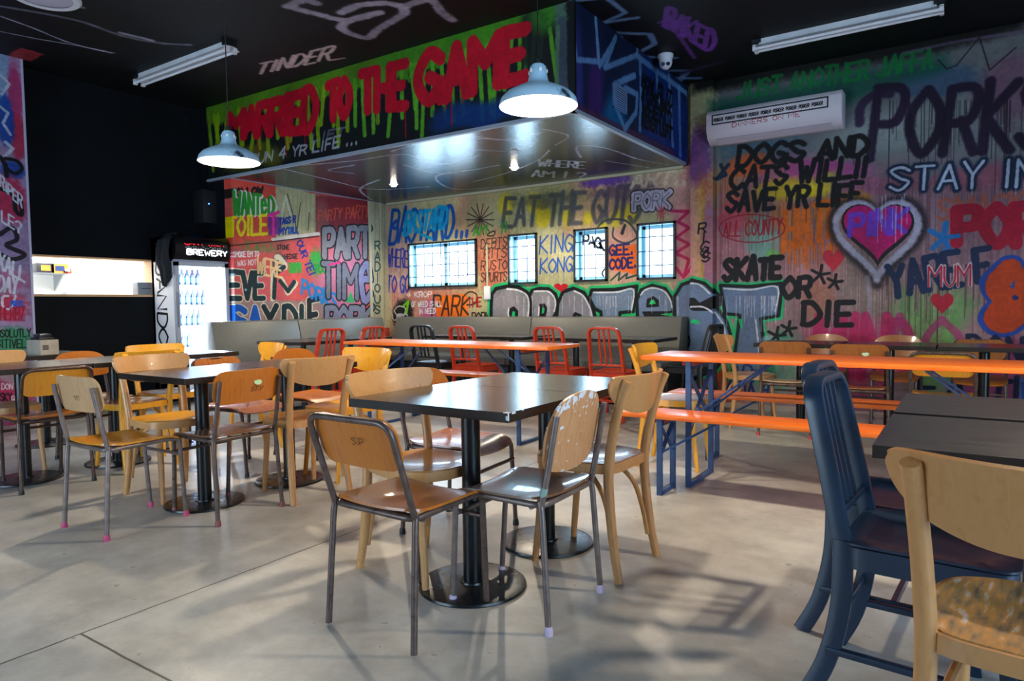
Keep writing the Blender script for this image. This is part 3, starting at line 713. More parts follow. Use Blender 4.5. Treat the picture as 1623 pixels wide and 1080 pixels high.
# ---- bulkhead, short face
m4 = Mural('bulkhead_side_mural', BY-.02, WY, SOF, CEIL, 230, '1A2440', lambda x, y: on_x(x, y, BX), 1, 2, 9)
q = m4
def side():
    q.blob(915, 130, 16, 70, '3A3C7A', .9); q.blob(945, 150, 22, 50, '4A2C6A', .8); q.blob(975, 190, 30, 30, '1E6A9A', .9); q.blob(1050, 190, 60, 60, '1C3C82', .9)
    q.quad([(905, 160), (1092, 250), (1092, 270), (905, 182)], '5C3450', .8, 4, 5); q.blob(1080, 220, 20, 60, '1A3A90', .8)
    LB = '7AA4D0'
    for P in ([(904, 5), (914, 95), (948, 98), (944, 30)], [(944, 30), (950, 105), (976, 60), (958, 108), (1010, 88), (1010, 64), (984, 54)],
              [(1006, 120), (972, 135), (976, 170), (990, 205), (1008, 178), (1010, 150), (990, 140)], [(1014, 92), (1016, 150), (1014, 205)],
              [(1010, 90), (1090, 150)], [(1040, 112), (1044, 160)], [(1060, 122), (1066, 230)], [(1076, 140), (1078, 245)], [(1090, 150), (1090, 255)]):
        q.L(P, 3.2, LB, 2.6, .85)
    for i, t in enumerate(('HOW IS IT', 'A COME BACK', 'WHEN I', 'NEVER LEFT')):
        q.word(t, 1017, 136+i*21, 1064, 164+i*19, 18, 17, '0A0C18', 2, .9, 1, .05, .3)
side(); q.grime(.2)
M['bulk2'] = q.material(.5)

# ---- bulkhead underside
m5 = Mural('bulkhead_underside_paint', -7.75, BX, BY-.02, WY, 200, '171B22', lambda x, y: on_z(x, y, SOF), 0, 1, 11)
q = m5
CH = 'B4B8C8'
for P in ([(450, 268), (520, 285), (590, 300), (680, 296)], [(480, 262), (560, 255), (640, 245), (700, 260), (760, 246)], [(600, 285), (570, 300), (590, 318)], [(620, 240), (720, 215), (800, 222), (860, 210)],
          [(700, 230), (760, 220), (840, 228), (810, 240), (740, 236)], [(920, 250), (915, 232), (960, 235), (1010, 252), (1060, 262)], [(870, 238), (850, 255), (800, 275), (750, 288)], [(560, 262), (520, 270), (560, 275)],
          [(740, 270), (690, 280), (720, 300), (800, 295)], [(860, 205), (900, 215), (880, 230)], [(960, 255), (1040, 268)], [(640, 262), (700, 275), (790, 262)]):
    q.L(P, 1.2, CH, 1.6, .95, True)
q.word('WHERE', 852, 263, 925, 267, 10, 10, 'D0D2DC', 1.2, .8, .95, .2, .3); q.word('AM I ?', 842, 280, 926, 284, 10, 10, 'D0D2DC', 1.2, .8, .95, .2, .3)
q.quad([(640, 320), (720, 318), (720, 312), (650, 312)], '6A7A9A', .4, 4, 6)
q.grime(.3)
M['soffit'] = q.material(.25); M['soffit'].node_tree.nodes['Principled BSDF'].inputs['Specular IOR Level'].default_value = .6

# ---- ceiling
m6 = Mural('ceiling_paint', -9, 4.4, -3.4, WY, 120, '101216', lambda x, y: on_z(x, y, CEIL), 0, 1, 13)
q = m6
def ceil_():
    WH = 'C4C8DC'
    q.L([(0, 10), (60, 20), (130, 35), (190, 56), (250, 68), (300, 71)], 3, WH, 3, .6, True); q.L([(190, 52), (240, 64)], 3, 'D4D8EC', 2, .8)
    q.L([(0, 26), (50, 44), (110, 68), (175, 84)], 1.6, WH, 1, .9, True); q.L([(0, 50), (60, 62), (120, 72), (180, 84)], 1.2, WH, .8, .9, True)
    q.L([(100, 5), (130, 12)], 3, WH, 2, .8)
    q.word('TINDER', 404, 119, 520, 94, 18, 22, 'E0CACA', 2, 1.6, .95, .5, .3); q.L([(520, 96), (545, 92)], 1.6, 'B8A4A4', 1.4)
    for P in ([(455, 10), (480, 0), (500, 5)], [(455, 10), (500, 22), (550, 32), (600, 20), (560, 30), (540, 45), (580, 60), (600, 45), (640, 20), (620, 6), (570, 8), (540, 20)], [(640, 10), (680, 0), (700, 20), (715, 32)]):
        q.L(P, 6, 'C0BCD0', 5, .9, True)
    for x, y in ((1052, 60),):
        q.word('BAKED', 1052, 40, 1128, 84, 28, 34, '8C54C4', 3, 1.4, .95, .2, .4); q.L([(1044, 36), (1060, 38), (1100, 92)], 2.6, '7A4AA8', 2, .9, True)
    for P in ([(905, 2), (960, -4), (990, 20), (955, 36)], [(955, 36), (1008, 28)], [(975, 52), (1030, 54), (1036, 70), (1010, 84)], [(1015, 90), (1070, 92)], [(1046, 112), (1090, 112), (1076, 128)], [(1060, 124), (1108, 124)], [(1080, 138), (1122, 134)], [(1092, 146), (1124, 142)]):
        q.L(P, 3.4, '8CB4E8', 3, .85)
    q.L([(1080, 116), (1142, 98)], 4, '4A3A6A', 3, .7)
    q.quad([(8, 88), (32, 76), (70, 86), (48, 98)], 'A84048', .95, 2, 4)
ceil_(); q.grime(.3)
M['ceiling'] = q.material(.6)

# ---- pillar at the far left
PX = -7.66
m7 = Mural('pillar_mural', 1.4, 2.97, 0, CEIL, 220, '9E86A4', lambda x, y: on_x(x, y, PX), 1, 2, 15)
q = m7
def pil():
    for x, y, rx, ry, c, a in ((5, 130, 14, 60, '8AA4C4', .9), (24, 150, 12, 60, 'A03A66', .9), (28, 215, 10, 40, 'A8324E', .9), (8, 190, 12, 40, '1E4494', .9), (20, 270, 18, 14, '24408C', .9), (15, 320, 26, 40, 'A82E4C', .9),
                               (15, 400, 26, 40, '8C7CA0', .8), (15, 445, 26, 20, 'A46888', .8), (15, 490, 26, 26, 'B03A54', .95), (20, 540, 28, 26, '3A8A62', .9), (18, 620, 30, 60, 'B83C60', .9), (20, 590, 24, 20, 'B8B4BC', .8)):
        q.blob(x, y, rx, ry, c, a, .4, .6)
    for P in ([(0, 120), (14, 134), (2, 150)], [(0, 170), (12, 180), (4, 196), (16, 214)], [(8, 226), (20, 236), (6, 250)]): q.L(P, 2.4, 'C4CCDC', 1, .9)
    q.L([(0, 250), (8, 262), (10, 280)], 3.4, '100E14', 1, 1); q.L([(8, 252), (26, 256), (34, 268), (24, 276), (12, 270)], 3, '100E14', 1, 1, True)
    q.L([(0, 300), (20, 310), (24, 334), (34, 340), (30, 310)], 3.4, '14101A', 1, 1, True)
    q.L([(0, 372), (18, 362), (26, 380), (10, 390), (38, 404), (20, 412), (0, 404)], 3.6, '14101A', 1, 1, True)
    q.word('RIPER', 0, 296, 34, 330, 17, 18, 'D0D4E0', 1.4, .7, 1, 0, .3); q.word('LE?', 2, 352, 33, 372, 17, 18, 'D0D4E0', 1.5, .7, 1, 0, .3)
    q.word('XALL', -4, 424, 38, 448, 24, 20, 'D4D6E2', 2, .8, 1, .1, .3); q.word('DAY', -4, 462, 26, 466, 24, 24, 'D4D6E2', 2, .8, 1, .1, .3)
    q.L([(24, 470), (16, 490), (4, 486), (4, 472), (12, 470)], 2, 'D4D6E2', .8, 1, True)
    q.word('POETS', 17, 486, 35, 486, 8, 8, '2C5CB8', 1.1, .5); q.word('HERBZ', 0, 508, 38, 508, 20, 20, '8A1430', 1, .8, .9, 0, .4)
    q.word('BSOLUTLY', -6, 536, 48, 534, 12, 12, '0E0E10', .9, .5, 1, 0, .25); q.word('SITIVELY', -6, 552, 48, 552, 13, 13, '0E0E10', .9, .5, 1, 0, .25)
    q.word('DONT', 2, 618, 26, 618, 9, 9, 'E8E0E8', .9, .5); q.word('SKY', 0, 636, 18, 636, 12, 12, '18121A', 1, .5); q.word('BE', 18, 640, 30, 640, 11, 11, 'E8E0E8', .9, .5)
pil(); q.grime(.2)
M['pillar'] = q.material(.5)

# ------------------------------------------------------------------ setting
def nwall(name, boxes, mat, **k):
    b = MB()
    for a, c in boxes: b.box(a, c)
    return b.build(name, mat, smooth=0, kind='structure', **k)
XR, YB = 4.4, -3.4
dark = noisy(new_mat('dark_wall_paint', '080B10', .8, spec=.15), ('06090D', '0A0E14'), scale=3)
grey = new_mat('unpainted_board', '5A5C60', .7)
# floor: polished concrete with saw cut joints
fm_ = new_mat('concrete', 'A89E90', .3)
noisy(fm_, ('8F8C86', 'B8B5AE', 'CCC9C1', 'A5A29A'), scale=.55, detail=9, stops=(.28, .45, .6, .75), dist=.4)
n_ = fm_.node_tree.nodes; l_ = fm_.node_tree.links; pb = n_['Principled BSDF']
pb.inputs['Specular IOR Level'].default_value = .55
ramp = pb.inputs['Base Color'].links[0].from_socket
tc_ = n_.new('ShaderNodeTexCoord'); sx_ = n_.new('ShaderNodeSeparateXYZ'); l_.new(tc_.outputs['Object'], sx_.inputs[0])
def mth(op, a, b=None, c=None):
    q_ = n_.new('ShaderNodeMath'); q_.operation = op
    for i, v in enumerate((a, b, c)):
        if v is None: continue
        if isinstance(v, (int, float)): q_.inputs[i].default_value = v
        else: l_.new(v, q_.inputs[i])
    return q_.outputs[0]
wob = n_.new('ShaderNodeTexNoise'); wob.inputs['Scale'].default_value = 6; l_.new(tc_.outputs['Object'], wob.inputs[0])
wv = mth('MULTIPLY', mth('SUBTRACT', wob.outputs[0], .5), .012)
JX = [on_z(200, 978, 0).x]; JY = [on_z(131, 1006, 0).y]
msk = None
for j in JX:
    q_ = mth('LESS_THAN', mth('ABSOLUTE', mth('SUBTRACT', mth('ADD', sx_.outputs[0], wv), j)), .0042)
    msk = q_ if msk is None else mth('MAXIMUM', msk, q_)
q_ = mth('LESS_THAN', mth('ABSOLUTE', mth('SUBTRACT', mth('ADD', sx_.outputs[1], wv), JY[0])), .0042)
msk = mth('MAXIMUM', msk, mth('MULTIPLY', q_, mth('GREATER_THAN', sx_.outputs[0], JX[0])))
vor = n_.new('ShaderNodeTexNoise'); vor.inputs['Scale'].default_value = 14; vor.inputs['Detail'].default_value = 5; l_.new(tc_.outputs['Object'], vor.inputs[0])
spots = mth('GREATER_THAN', vor.outputs[0], .70)
mA = n_.new('ShaderNodeMixRGB'); mA.inputs[2].default_value = (*srgb('7A6A58'), 1); l_.new(mth('MULTIPLY', spots, .5), mA.inputs[0]); 
fn = n_.new('ShaderNodeTexNoise'); fn.inputs['Scale'].default_value = 3.5; fn.inputs['Detail'].default_value = 12; fn.inputs['Roughness'].default_value = .7; l_.new(tc_.outputs['Object'], fn.inputs[0])
fr_ = n_.new('ShaderNodeMapRange'); l_.new(fn.outputs[0], fr_.inputs[0]); fr_.inputs[1].default_value = .35; fr_.inputs[2].default_value = .65; fr_.inputs[3].default_value = .72; fr_.inputs[4].default_value = 1.12
fmul = n_.new('ShaderNodeVectorMath'); fmul.operation = 'SCALE'; l_.new(ramp, fmul.inputs[0]); l_.new(fr_.outputs[0], fmul.inputs['Scale'])
l_.new(fmul.outputs[0], mA.inputs[1])
mB = n_.new('ShaderNodeMixRGB'); mB.inputs[2].default_value = (*srgb('3A322C'), 1); l_.new(mth('MULTIPLY', msk, .85), mB.inputs[0]); l_.new(mA.outputs[0], mB.inputs[1])
l_.new(mB.outputs[0], pb.inputs['Base Color'])
rn = n_.new('ShaderNodeTexNoise'); rn.inputs['Scale'].default_value = 1.3; rn.inputs['Detail'].default_value = 7; l_.new(tc_.outputs['Object'], rn.inputs[0])
mr_ = n_.new('ShaderNodeMapRange'); l_.new(rn.outputs[0], mr_.inputs[0]); mr_.inputs[1].default_value = .3; mr_.inputs[2].default_value = .7; mr_.inputs[3].default_value = .26; mr_.inputs[4].default_value = .44
l_.new(mr_.outputs[0], pb.inputs['Roughness'])
nwall('floor', [((-10.6, YB, -.1), (XR, WY, 0))], fm_)
nwall('ceiling', [((-8.05, YB, CEIL), (XR, WY, CEIL+.1))], M['ceiling'])

WIN = [(-6.905, -5.645, 1.372, 2.03), (-5.115, -4.665, 1.382, 2.045), (-4.12, -3.66, 1.385, 2.045), (-3.27, -2.795, 1.385, 2.052)]
zb0, zb1 = 1.40, 2.02
boxes = []
xs = [-7.45]
for x0, x1, z0, z1 in WIN:
    boxes.append(((xs[-1], WY, 0), (x0+.02, WY+.14, CEIL)))
    boxes.append(((x0+.02, WY, 0), (x1-.02, WY+.14, z0+.02))); boxes.append(((x0+.02, WY, z1-.02), (x1-.02, WY+.14, CEIL)))
    xs.append(x1-.02)
boxes.append(((xs[-1], WY, 0), (XR, WY+.14, CEIL)))
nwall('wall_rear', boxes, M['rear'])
nwall('trim_1', [((-2.60, WY-.085, 0), (-2.345, WY, CEIL))], M['rear'])
nwall('trim_2', [((-2.322, WY-.018, 0), (XR, WY, 2.415))], M['rear'])
nwall('wall_left', [((-7.47, 4.97, 0), (LX, WY, SOF))], M['leftmural'])
DY0, DY1, HZ0, HZ1 = 2.35, 4.29, 1.27, 1.665      # kitchen hatch
nwall('wall_kitchen', [((-8.05, YB, 0), (-7.9, DY0, CEIL)), ((-8.05, DY1, 0), (-7.9, WY, CEIL)), ((-8.05, DY0, 0), (-7.9, DY1, HZ0)), ((-8.05, DY0, HZ1), (-7.9, DY1, CEIL)), ((-7.9, 4.97, 0), (-7.47, 5.05, CEIL))], dark)
nwall('wall_pillar', [((-7.9, 1.4, 0), (PX, 2.955, CEIL))], M['pillar'])
nwall('trim_3', [((-7.9, 2.955, 0), (PX+.004, 2.975, CEIL))], plain('A8A0B8', .6))
nwall('trim_4', [((-8.06, DY0, HZ0-.02), (-7.885, DY1, HZ0+.004)), ((-8.06, DY0, HZ1-.004), (-7.885, DY1, HZ1+.014)), ((-8.06, DY1-.004, HZ0), (-7.885, DY1+.014, HZ1))], M['timber'])
nwall('wall_front', [((-8.05, YB-.12, 0), (-6.2, YB, CEIL)), ((-2.6, YB-.12, 0), (XR, YB, CEIL)), ((-6.2, YB-.12, 2.8), (-2.6, YB, CEIL))], grey)
nwall('wall_right', [((XR, YB, 0), (XR+.12, -1.2, CEIL)), ((XR, 2.4, 0), (XR+.12, WY, CEIL)), ((XR, -1.2, 2.85), (XR+.12, 2.4, CEIL))], grey)
# bulkhead
b = MB(); b.box((-7.72, BY, SOF), (BX, BY+.03, CEIL)); b.build('wall_bulkhead_front', M['bulk1'], smooth=0, kind='structure')
b = MB(); b.box((BX-.03, BY+.03, SOF), (BX, WY, CEIL)); b.build('wall_bulkhead_side', M['bulk2'], smooth=0, kind='structure')
b = MB(); b.box((-7.72, BY+.03, SOF), (BX-.03, WY, SOF+.03)); b.build('ceiling_bulkhead', M['soffit'], smooth=0, kind='structure')
b = MB(); b.box((-7.74, BY-.012, SOF-.008), (BX+.01, BY+.03, SOF+.02)); b.box((BX-.03, BY-.012, SOF-.008), (BX+.014, WY-.09, SOF+.022)); b.box((-7.36, 4.97, SOF-.006), (LX+.02, WY, SOF+.004))
b.build('trim_5', plain('8C98A8', .45), smooth=0, kind='structure')
b = MB()
for a, c in (((-7.3, 7.55, SOF-.03), (-2.7, 7.6, SOF)), ((LX, 7.2, 0), (LX+.02, 7.24, SOF)), ((LX, 7.44, 0), (LX+.02, 7.47, SOF))): b.box(a, c)
b.build('trim_6', plain('B4B294', .6), smooth=0, kind='structure')

# windows: black bar grilles, pale frames set back in the wall
def window(i, x0, x1, z0, z1, nc, nr):
    e = empty(f'window_{i}', ((x0+x1)/2, WY, z0)); e['kind'] = 'structure'
    L_ = lambda x, y, z: (x-(x0+x1)/2, y-WY, z-z0)
    b = MB(); t = .026
    for a, c in (((x0, WY-.03, z0), (x1, WY+.0, z0+t)), ((x0, WY-.03, z1-t), (x1, WY+.0, z1)), ((x0, WY-.03, z0), (x0+t, WY, z1)), ((x1-t, WY-.03, z0), (x1, WY, z1))): b.box(L_(*a), L_(*c))
    b.build('grille_frame', M['black_metal'], e, smooth=0)
    b = MB()
    for k in range(1, nc): x = x0+(x1-x0)*k/nc; b.tube([L_(x, WY-.022, z0+t), L_(x, WY-.022, z1-t)], .0062, 6)
    for k in range(1, nr): z = z0+(z1-z0)*k/nr; b.tube([L_(x0+t, WY-.015, z), L_(x1-t, WY-.015, z)], .0062, 6)
    b.build('grille_bars', M['blue_frame'], e)
    b = MB(); f = .045; yy = WY+.09
    X0, X1, Z0, Z1 = x0+.02, x1-.02, z0+.02, z1-.02
    for a, c in (((X0, yy, Z0), (X1, yy+.03, Z0+f)), ((X0, yy, Z1-f), (X1, yy+.03, Z1)), ((X0, yy, Z0), (X0+f, yy+.03, Z1)), ((X1-f, yy, Z0), (X1, yy+.03, Z1))): b.box(L_(*a), L_(*c))
    if nc > 5: b.box(L_((x0+x1)/2-.03, yy, Z0), L_((x0+x1)/2+.03, yy+.03, Z1))
    b.build('window_frame', M['cyan_frame'], e, smooth=0)
    b = MB(); r_ = .004
    for a, c in (((X0, WY-.0, Z0-r_), (X1, WY+.09, Z0+r_)), ((X0, WY, Z1-r_), (X1, WY+.09, Z1+r_)), ((X0-r_, WY, Z0), (X0+r_, WY+.09, Z1)), ((X1-r_, WY, Z0), (X1+r_, WY+.09, Z1))): b.box(L_(*a), L_(*c))
    b.build('reveal', M['cyan_frame'], e, smooth=0)
    b = MB(); b.box(L_(X0+f, yy+.012, Z0+f), L_(X1-f, yy+.016, Z1-f)); b.build('pane', M['glass'], e, smooth=0)
    return e, L_
WE = [window(i+1, *WIN[i], 8 if i == 0 else 3, 4) for i in range(4)]

# lettering made of flat painted strokes
def lettering(name, txt, O, right, up, h, r, mat, parent=None, gap=.3, wf=.62, raw=None, seed=4, jit=.03, **k):
    O, right, up = Vector(O), Vector(right).normalized(), Vector(up).normalized(); nrm = right.cross(up); rr = random.Random(seed)
    b = MB(); pos = 0; secs = [(-r, -.0006), (r, -.0006), (r, .0006), (-r, .0006)]
    for ch in txt:
        a = NARROW.get(ch, 1)
        if ch in GLY:
            for st in GLY[ch].split(';'):
                sm = st[0] == '~'; P = [Vector((int(q_[0])/4+rr.uniform(-jit, jit), int(q_[1])/6+rr.uniform(-jit, jit), 0)) for q_ in st.strip('~').split(',')]
                if sm: P = crom(P, 5)
                b.sweep([O+right*((pos+p.x*a)*h*wf)+up*(p.y*h) for p in P], secs, up=nrm)
        pos += a+gap
    if raw:
        for P in raw: b.sweep([O+right*p[0]+up*p[1] for p in P], secs, up=nrm)
    return b.build(name, mat, parent, smooth=0, **k)
ink_dark = plain('1C2430', .5)
e3, L3_ = WE[2]
lettering('lettering', 'PAGC', L3_(-4.05, WY+.098, 1.86), (1, 0, -.28), (0, 0, 1), .13, .016, ink_dark, e3, gap=.1, jit=.1)
lettering('lettering', 'C', L3_(-3.78, WY+.098, 1.43), (1, 0, 0), (0, 0, 1), .11, .012, ink_dark, e3)
e1, L1_ = WE[0]
lettering('lettering', 'SOSORTU', L1_(-6.18, WY+.098, 1.5), (1, 0, 0), (0, 0, 1), .1, .004, plain('D84A8C', .5), e1, gap=.15, jit=.1)
e4, L4_ = WE[3]
lettering('lettering', 'C', L4_(-2.98, WY+.098, 1.87), (1, 0, 0), (0, 0, 1), .08, .004, plain('8CA4C4', .5), e4)

# ------------------------------------------------------------------ chairs
def legs_of(root, specs, mat, r, cap=None, capr=1.35, name='leg'):
    for P in specs:
        b = MB(); b.tube(P, r, 10); lg = b.build(name, mat, root)
        if cap:
            x, y, z = P[-1]; c = MB(); c.lathe([(0, 0), (r*capr, 0), (r*capr, .012), (r*1.15, .026), (r*1.02, .03), (0, .03)], (x, y, 0), 12); c.build('foot_cap', cap, lg)

def school_chair(pos, deg, label, frame, seat, back, cap=None, style='loop', mark=False, sticker=False, group='plywood school chairs', ply_top=None):
    t = empty('school_chair', (pos[0], pos[1], 0), R(deg), label=label, cat='chair', group=group)
    r = .0112; loop = style == 'loop'
    yt, zt = (-.285, .748) if loop else (-.235, .735)
    up = lambda z: -.18+(yt+.18)*(z-.43)/(zt-.43)
    FZ = .428
    b = MB(); b.tube(fillet([(.172, .13, FZ), (.186, -.18, FZ), (-.186, -.18, FZ), (-.172, .13, FZ)], .05), r); b.build('seat_frame', frame, t)
    legs_of(t, [fillet([(s*.172, .125, FZ), (s*.17, .195, FZ-.002), (s*.164, .222, .008)], .055) for s in (-1, 1)], frame, r, cap)
    legs_of(t, [fillet([(s*.187, -.172, .445), (s*.191, -.18, .40), (s*.2, -.207, .008)], .03) for s in (-1, 1)], frame, r, cap)
    b = MB(); b.tube([(-.168, .208, .335), (.168, .208, .335)], r*.8); b.build('stretcher', frame, t)
    b = MB(); b.tube([(-.18, -.13, FZ-.012), (.18, -.13, FZ-.012)], r*.8); b.build('seat_crossbar', frame, t)
    if loop:
        b = MB(); b.tube(fillet([(-.187, -.176, .43), (-.189, up(zt), zt), (.189, up(zt), zt), (.187, -.176, .43)], .062, 8), r); b.build('back_frame', frame, t)
        out = dense(rrect(-.186, .585, .186, .757, .055), .02); off = .017
    else:
        for s in (-1, 1):
            b = MB(); b.tube([(s*.187, -.176, .43), (s*.186, up(.55), .55), (s*.183, up(zt), zt)], r); b.build('back_post', frame, t)
        off = .017
        if style == 'round': out = dense([(p.x, p.y) for p in crom([(-.19, .62, 0), (-.185, .70, 0), (-.13, .775, 0), (0, .80, 0), (.13, .775, 0), (.185, .70, 0), (.19, .62, 0), (.16, .545, 0), (0, .52, 0), (-.16, .545, 0)], 5, True)], .02)
        elif style == 'arch': out = dense([(p.x, p.y) for p in crom([(-.205, .64, 0), (-.195, .72, 0), (-.13, .775, 0), (0, .79, 0), (.13, .775, 0), (.195, .72, 0), (.205, .64, 0), (.17, .60, 0), (0, .595, 0), (-.17, .60, 0)], 5, True)], .02)
        else: out = dense(rrect(-.2, .61, .2, .783, .055), .02)
    b = MB(); b.shell(out, surf(lambda s, z: (s, up(z)+off+.55*s*s-.012, z)), .009, 5); bk = b.build('backrest', back, t)
    if mark:
        lettering('stamp', 'ST.P' if mark is True else mark, (.035, up(.68)+off-.0186, .665), (-1, 0, 0) if False else (1, 0, 0), (0, -.3, 1), .024, .0011, plain('4E2C14'), bk, wf=.7)
        bk_ = KIDS[bk.name][-1]; bk_.location = (-.03, 0, 0)
    if sticker:
        b = MB(); z = .712; b.lathe([(0, 0), (.024, 0), (.024, .0012), (0, .0012)], (0, 0, 0), 24); st = b.build('sticker', plain('B8D8A8'), bk)
        st.matrix_local = Matrix.Translation((.045, up(z)+off-.0188, z)) @ Matrix.Rotation(R(76), 4, 'X') @ Matrix.Diagonal((1, .6, 1, 1))
        b = MB(); b.box((-.012, -.003, .0012), (.012, .003, .0016)); s2 = b.build('sticker_print', plain('3A7A46'), bk); s2.matrix_local = st.matrix_local.copy()
    def sf(s, q):
        z = .447-.014*(1-(s/.2)**2)
        if q > .12: z -= .9*(q-.12)**2*4
        if q < -.08: z += 1.3*(q+.08)**2
        return (s, q, z)
    b = MB(); b.shell(dense([(p.x, p.y) for p in crom([(-.19, -.1, 0), (-.178, -.165, 0), (-.12, -.19, 0), (.12, -.19, 0), (.178, -.165, 0), (.19, -.1, 0), (.186, .15, 0), (.165, .2, 0), (.12, .21, 0), (-.12, .21, 0), (-.165, .2, 0), (-.186, .15, 0)], 4, True)], .025), surf(sf), .009, 6)
    b.build('seat', seat, t)
    b = MB()
    for sx in (-.15, .15):
        for sy in (-.15, .15): b.lathe([(0, .0015), (.005, .001), (.006, 0)], (sx, sy, sf(sx, sy)[2]+.0045), 8)
    for sx in (-.176, .176) if not loop else (-.15, .15): b.bar((sx, up(.69)+off+.005, .69), (sx, up(.69)+off+.009+.55*sx*sx-.01, .69), .009, .009)
    b.build('rivets', M['alu'], t)
    return t

def bentwood_chair(pos, deg, label, wd, seatm, group='bentwood cafe chairs', worn=False):
    t = empty('bentwood_chair', (pos[0], pos[1], 0), R(deg), label=label, cat='chair', group=group)
    for s in (-1, 1):
        b = MB(); P = crom([(s*.18, -.222, 0), (s*.173, -.196, .14), (s*.168, -.175, .32), (s*.167, -.172, .45), (s*.172, -.196, .6), (s*.178, -.235, .74), (s*.181, -.262, .805)], 4)
        b.tube(P, .0205, 12, scale=[.82+.18*min(1, i/8) if i < 14 else 1-.12*(i-14)/12 for i in range(len(P))]); b.build('rear_post', wd, t)
    for s in (-1, 1):
        b = MB(); P = crom([(s*.15, .15, .435), (s*.154, .165, .22), (s*.162, .188, 0)], 5); b.tube(P, .018, 12, scale=[1.05-.3*i/(len(P)-1) for i in range(len(P))]); b.build('leg', wd, t)
    for s in (-1, 1):
        b = MB(); b.tube(crom([(s*.158, -.19, .10), (s*.15, -.168, .22), (s*.138, -.13, .33), (s*.11, -.06, .40), (s*.06, .03, .43)], 6), .0105, 8); b.build('bow_brace', wd, t)
    ring = [(p.x, p.y) for p in crom([(0, -.19, 0), (.13, -.185, 0), (.18, -.13, 0), (.198, .02, 0), (.175, .145, 0), (.10, .205, 0), (0, .218, 0), (-.10, .205, 0), (-.175, .145, 0), (-.198, .02, 0), (-.18, -.13, 0), (-.13, -.185, 0)], 6, True)]
    b = MB(); b.sweep([(x*.96, y*.96, .444) for x, y in ring], [(-.011, -.019), (.011, -.019), (.014, 0), (.010, .019), (-.010, .019)], True, up=(0, 0, 1)); b.build('seat_ring', wd, t)
    b = MB(); b.shell([(x*.955, y*.955) for x, y in ring], surf(lambda s, q: (s, q, .462-.016*max(0, 1-(s*s+q*q)/.035))), .008, 6); b.build('seat', seatm, t)
    out = [(p.x, p.y) for p in crom([(-.2, .822, 0), (0, .822, 0), (.2, .822, 0), (.226, .806, 0), (.229, .782, 0), (.21, .74, 0), (.16, .695, 0), (.08, .668, 0), (0, .662, 0), (-.08, .668, 0), (-.16, .695, 0), (-.21, .74, 0), (-.229, .782, 0), (-.226, .806, 0)], 5, True)]
    b = MB(); b.shell(dense(out, .02), surf(lambda s, z: (s, -.265+1.35*s*s-.28*(z-.74), z)), .013, 6); b.build('backrest', wd, t)
    return t

def metal_chair(pos, deg, label, mt, group='slat back metal chairs', name='metal_chair'):
    t = empty(name, (pos[0], pos[1], 0), R(deg), label=label, cat='chair', group=group)
    rs = lambda a, c: [(p[0], p[1]) for p in rrect(-a, -c, a, c, min(a, c)*.35, 2)]
    b = MB(); b.sweep(fillet([(-.172, -.178, .43), (-.166, -.215, .62), (-.152, -.272, .88), (.152, -.272, .88), (.166, -.215, .62), (.172, -.178, .43)], [0, .05, .075, .075, .05, 0], 8), rs(.0115, .025), up=(0, 1, 0)); b.build('back_frame', mt, t)
    for x in (-.052, 0, .052):
        b = MB(); b.sweep([(x, -.268, .868), (x, -.235, .70), (x*1.05, -.198, .53)], rs(.0075, .010), up=(0, 1, 0)); b.build('back_slat', mt, t)
    b = MB(); b.sweep([(-.165, -.196, .525), (.165, -.196, .525)], rs(.011, .011), up=(0, 1, 0)); b.build('back_rail', mt, t)
    for s in (-1, 1):
        b = MB(); b.sweep(crom([(s*.186, .175, .43), (s*.188, .185, .22), (s*.196, .215, 0)], 5), rs(.012, .017), up=(0, 1, 0)); b.build('leg', mt, t)
        b = MB(); b.sweep(crom([(s*.174, -.178, .46), (s*.178, -.182, .28), (s*.186, -.215, .12), (s*.194, -.27, 0)], 5), rs(.012, .025), up=(0, 1, 0)); b.build('leg', mt, t)
        b = MB(); b.sweep([(s*.187, -.215, .155), (s*.192, .195, .155)], rs(.012, .009), up=(0, 0, 1)); b.build('stretcher', mt, t)
    b = MB(); b.sweep([(-.187, -.0, .155), (.187, -.0, .155)], rs(.009, .012), up=(0, 0, 1)); b.build('stretcher', mt, t)
    b = MB(); b.sweep([(-.18, -.195, .235), (.18, -.195, .235)], rs(.009, .012), up=(0, 0, 1)); b.build('stretcher', mt, t)
    out = dense(rrect(-.196, -.185, .196, .205, .045), .03)
    b = MB(); b.sweep([(x*.965, y*.965, .428) for x, y in out], [(-.007, -.036), (.007, -.036), (.009, .022), (-.007, .022)], True, up=(0, 0, 1)); b.build('apron', mt, t)
    def sf(s, q):
        d = max(0, 1-((s/.17)**4+((q-.0)/.17)**4)); return (s, q, .458-.02*d**.7)
    b = MB(); b.shell(dense(rrect(-.198, -.188, .198, .208, .045), .02), surf(sf), .006, 9); b.build('seat', mt, t)
    return t

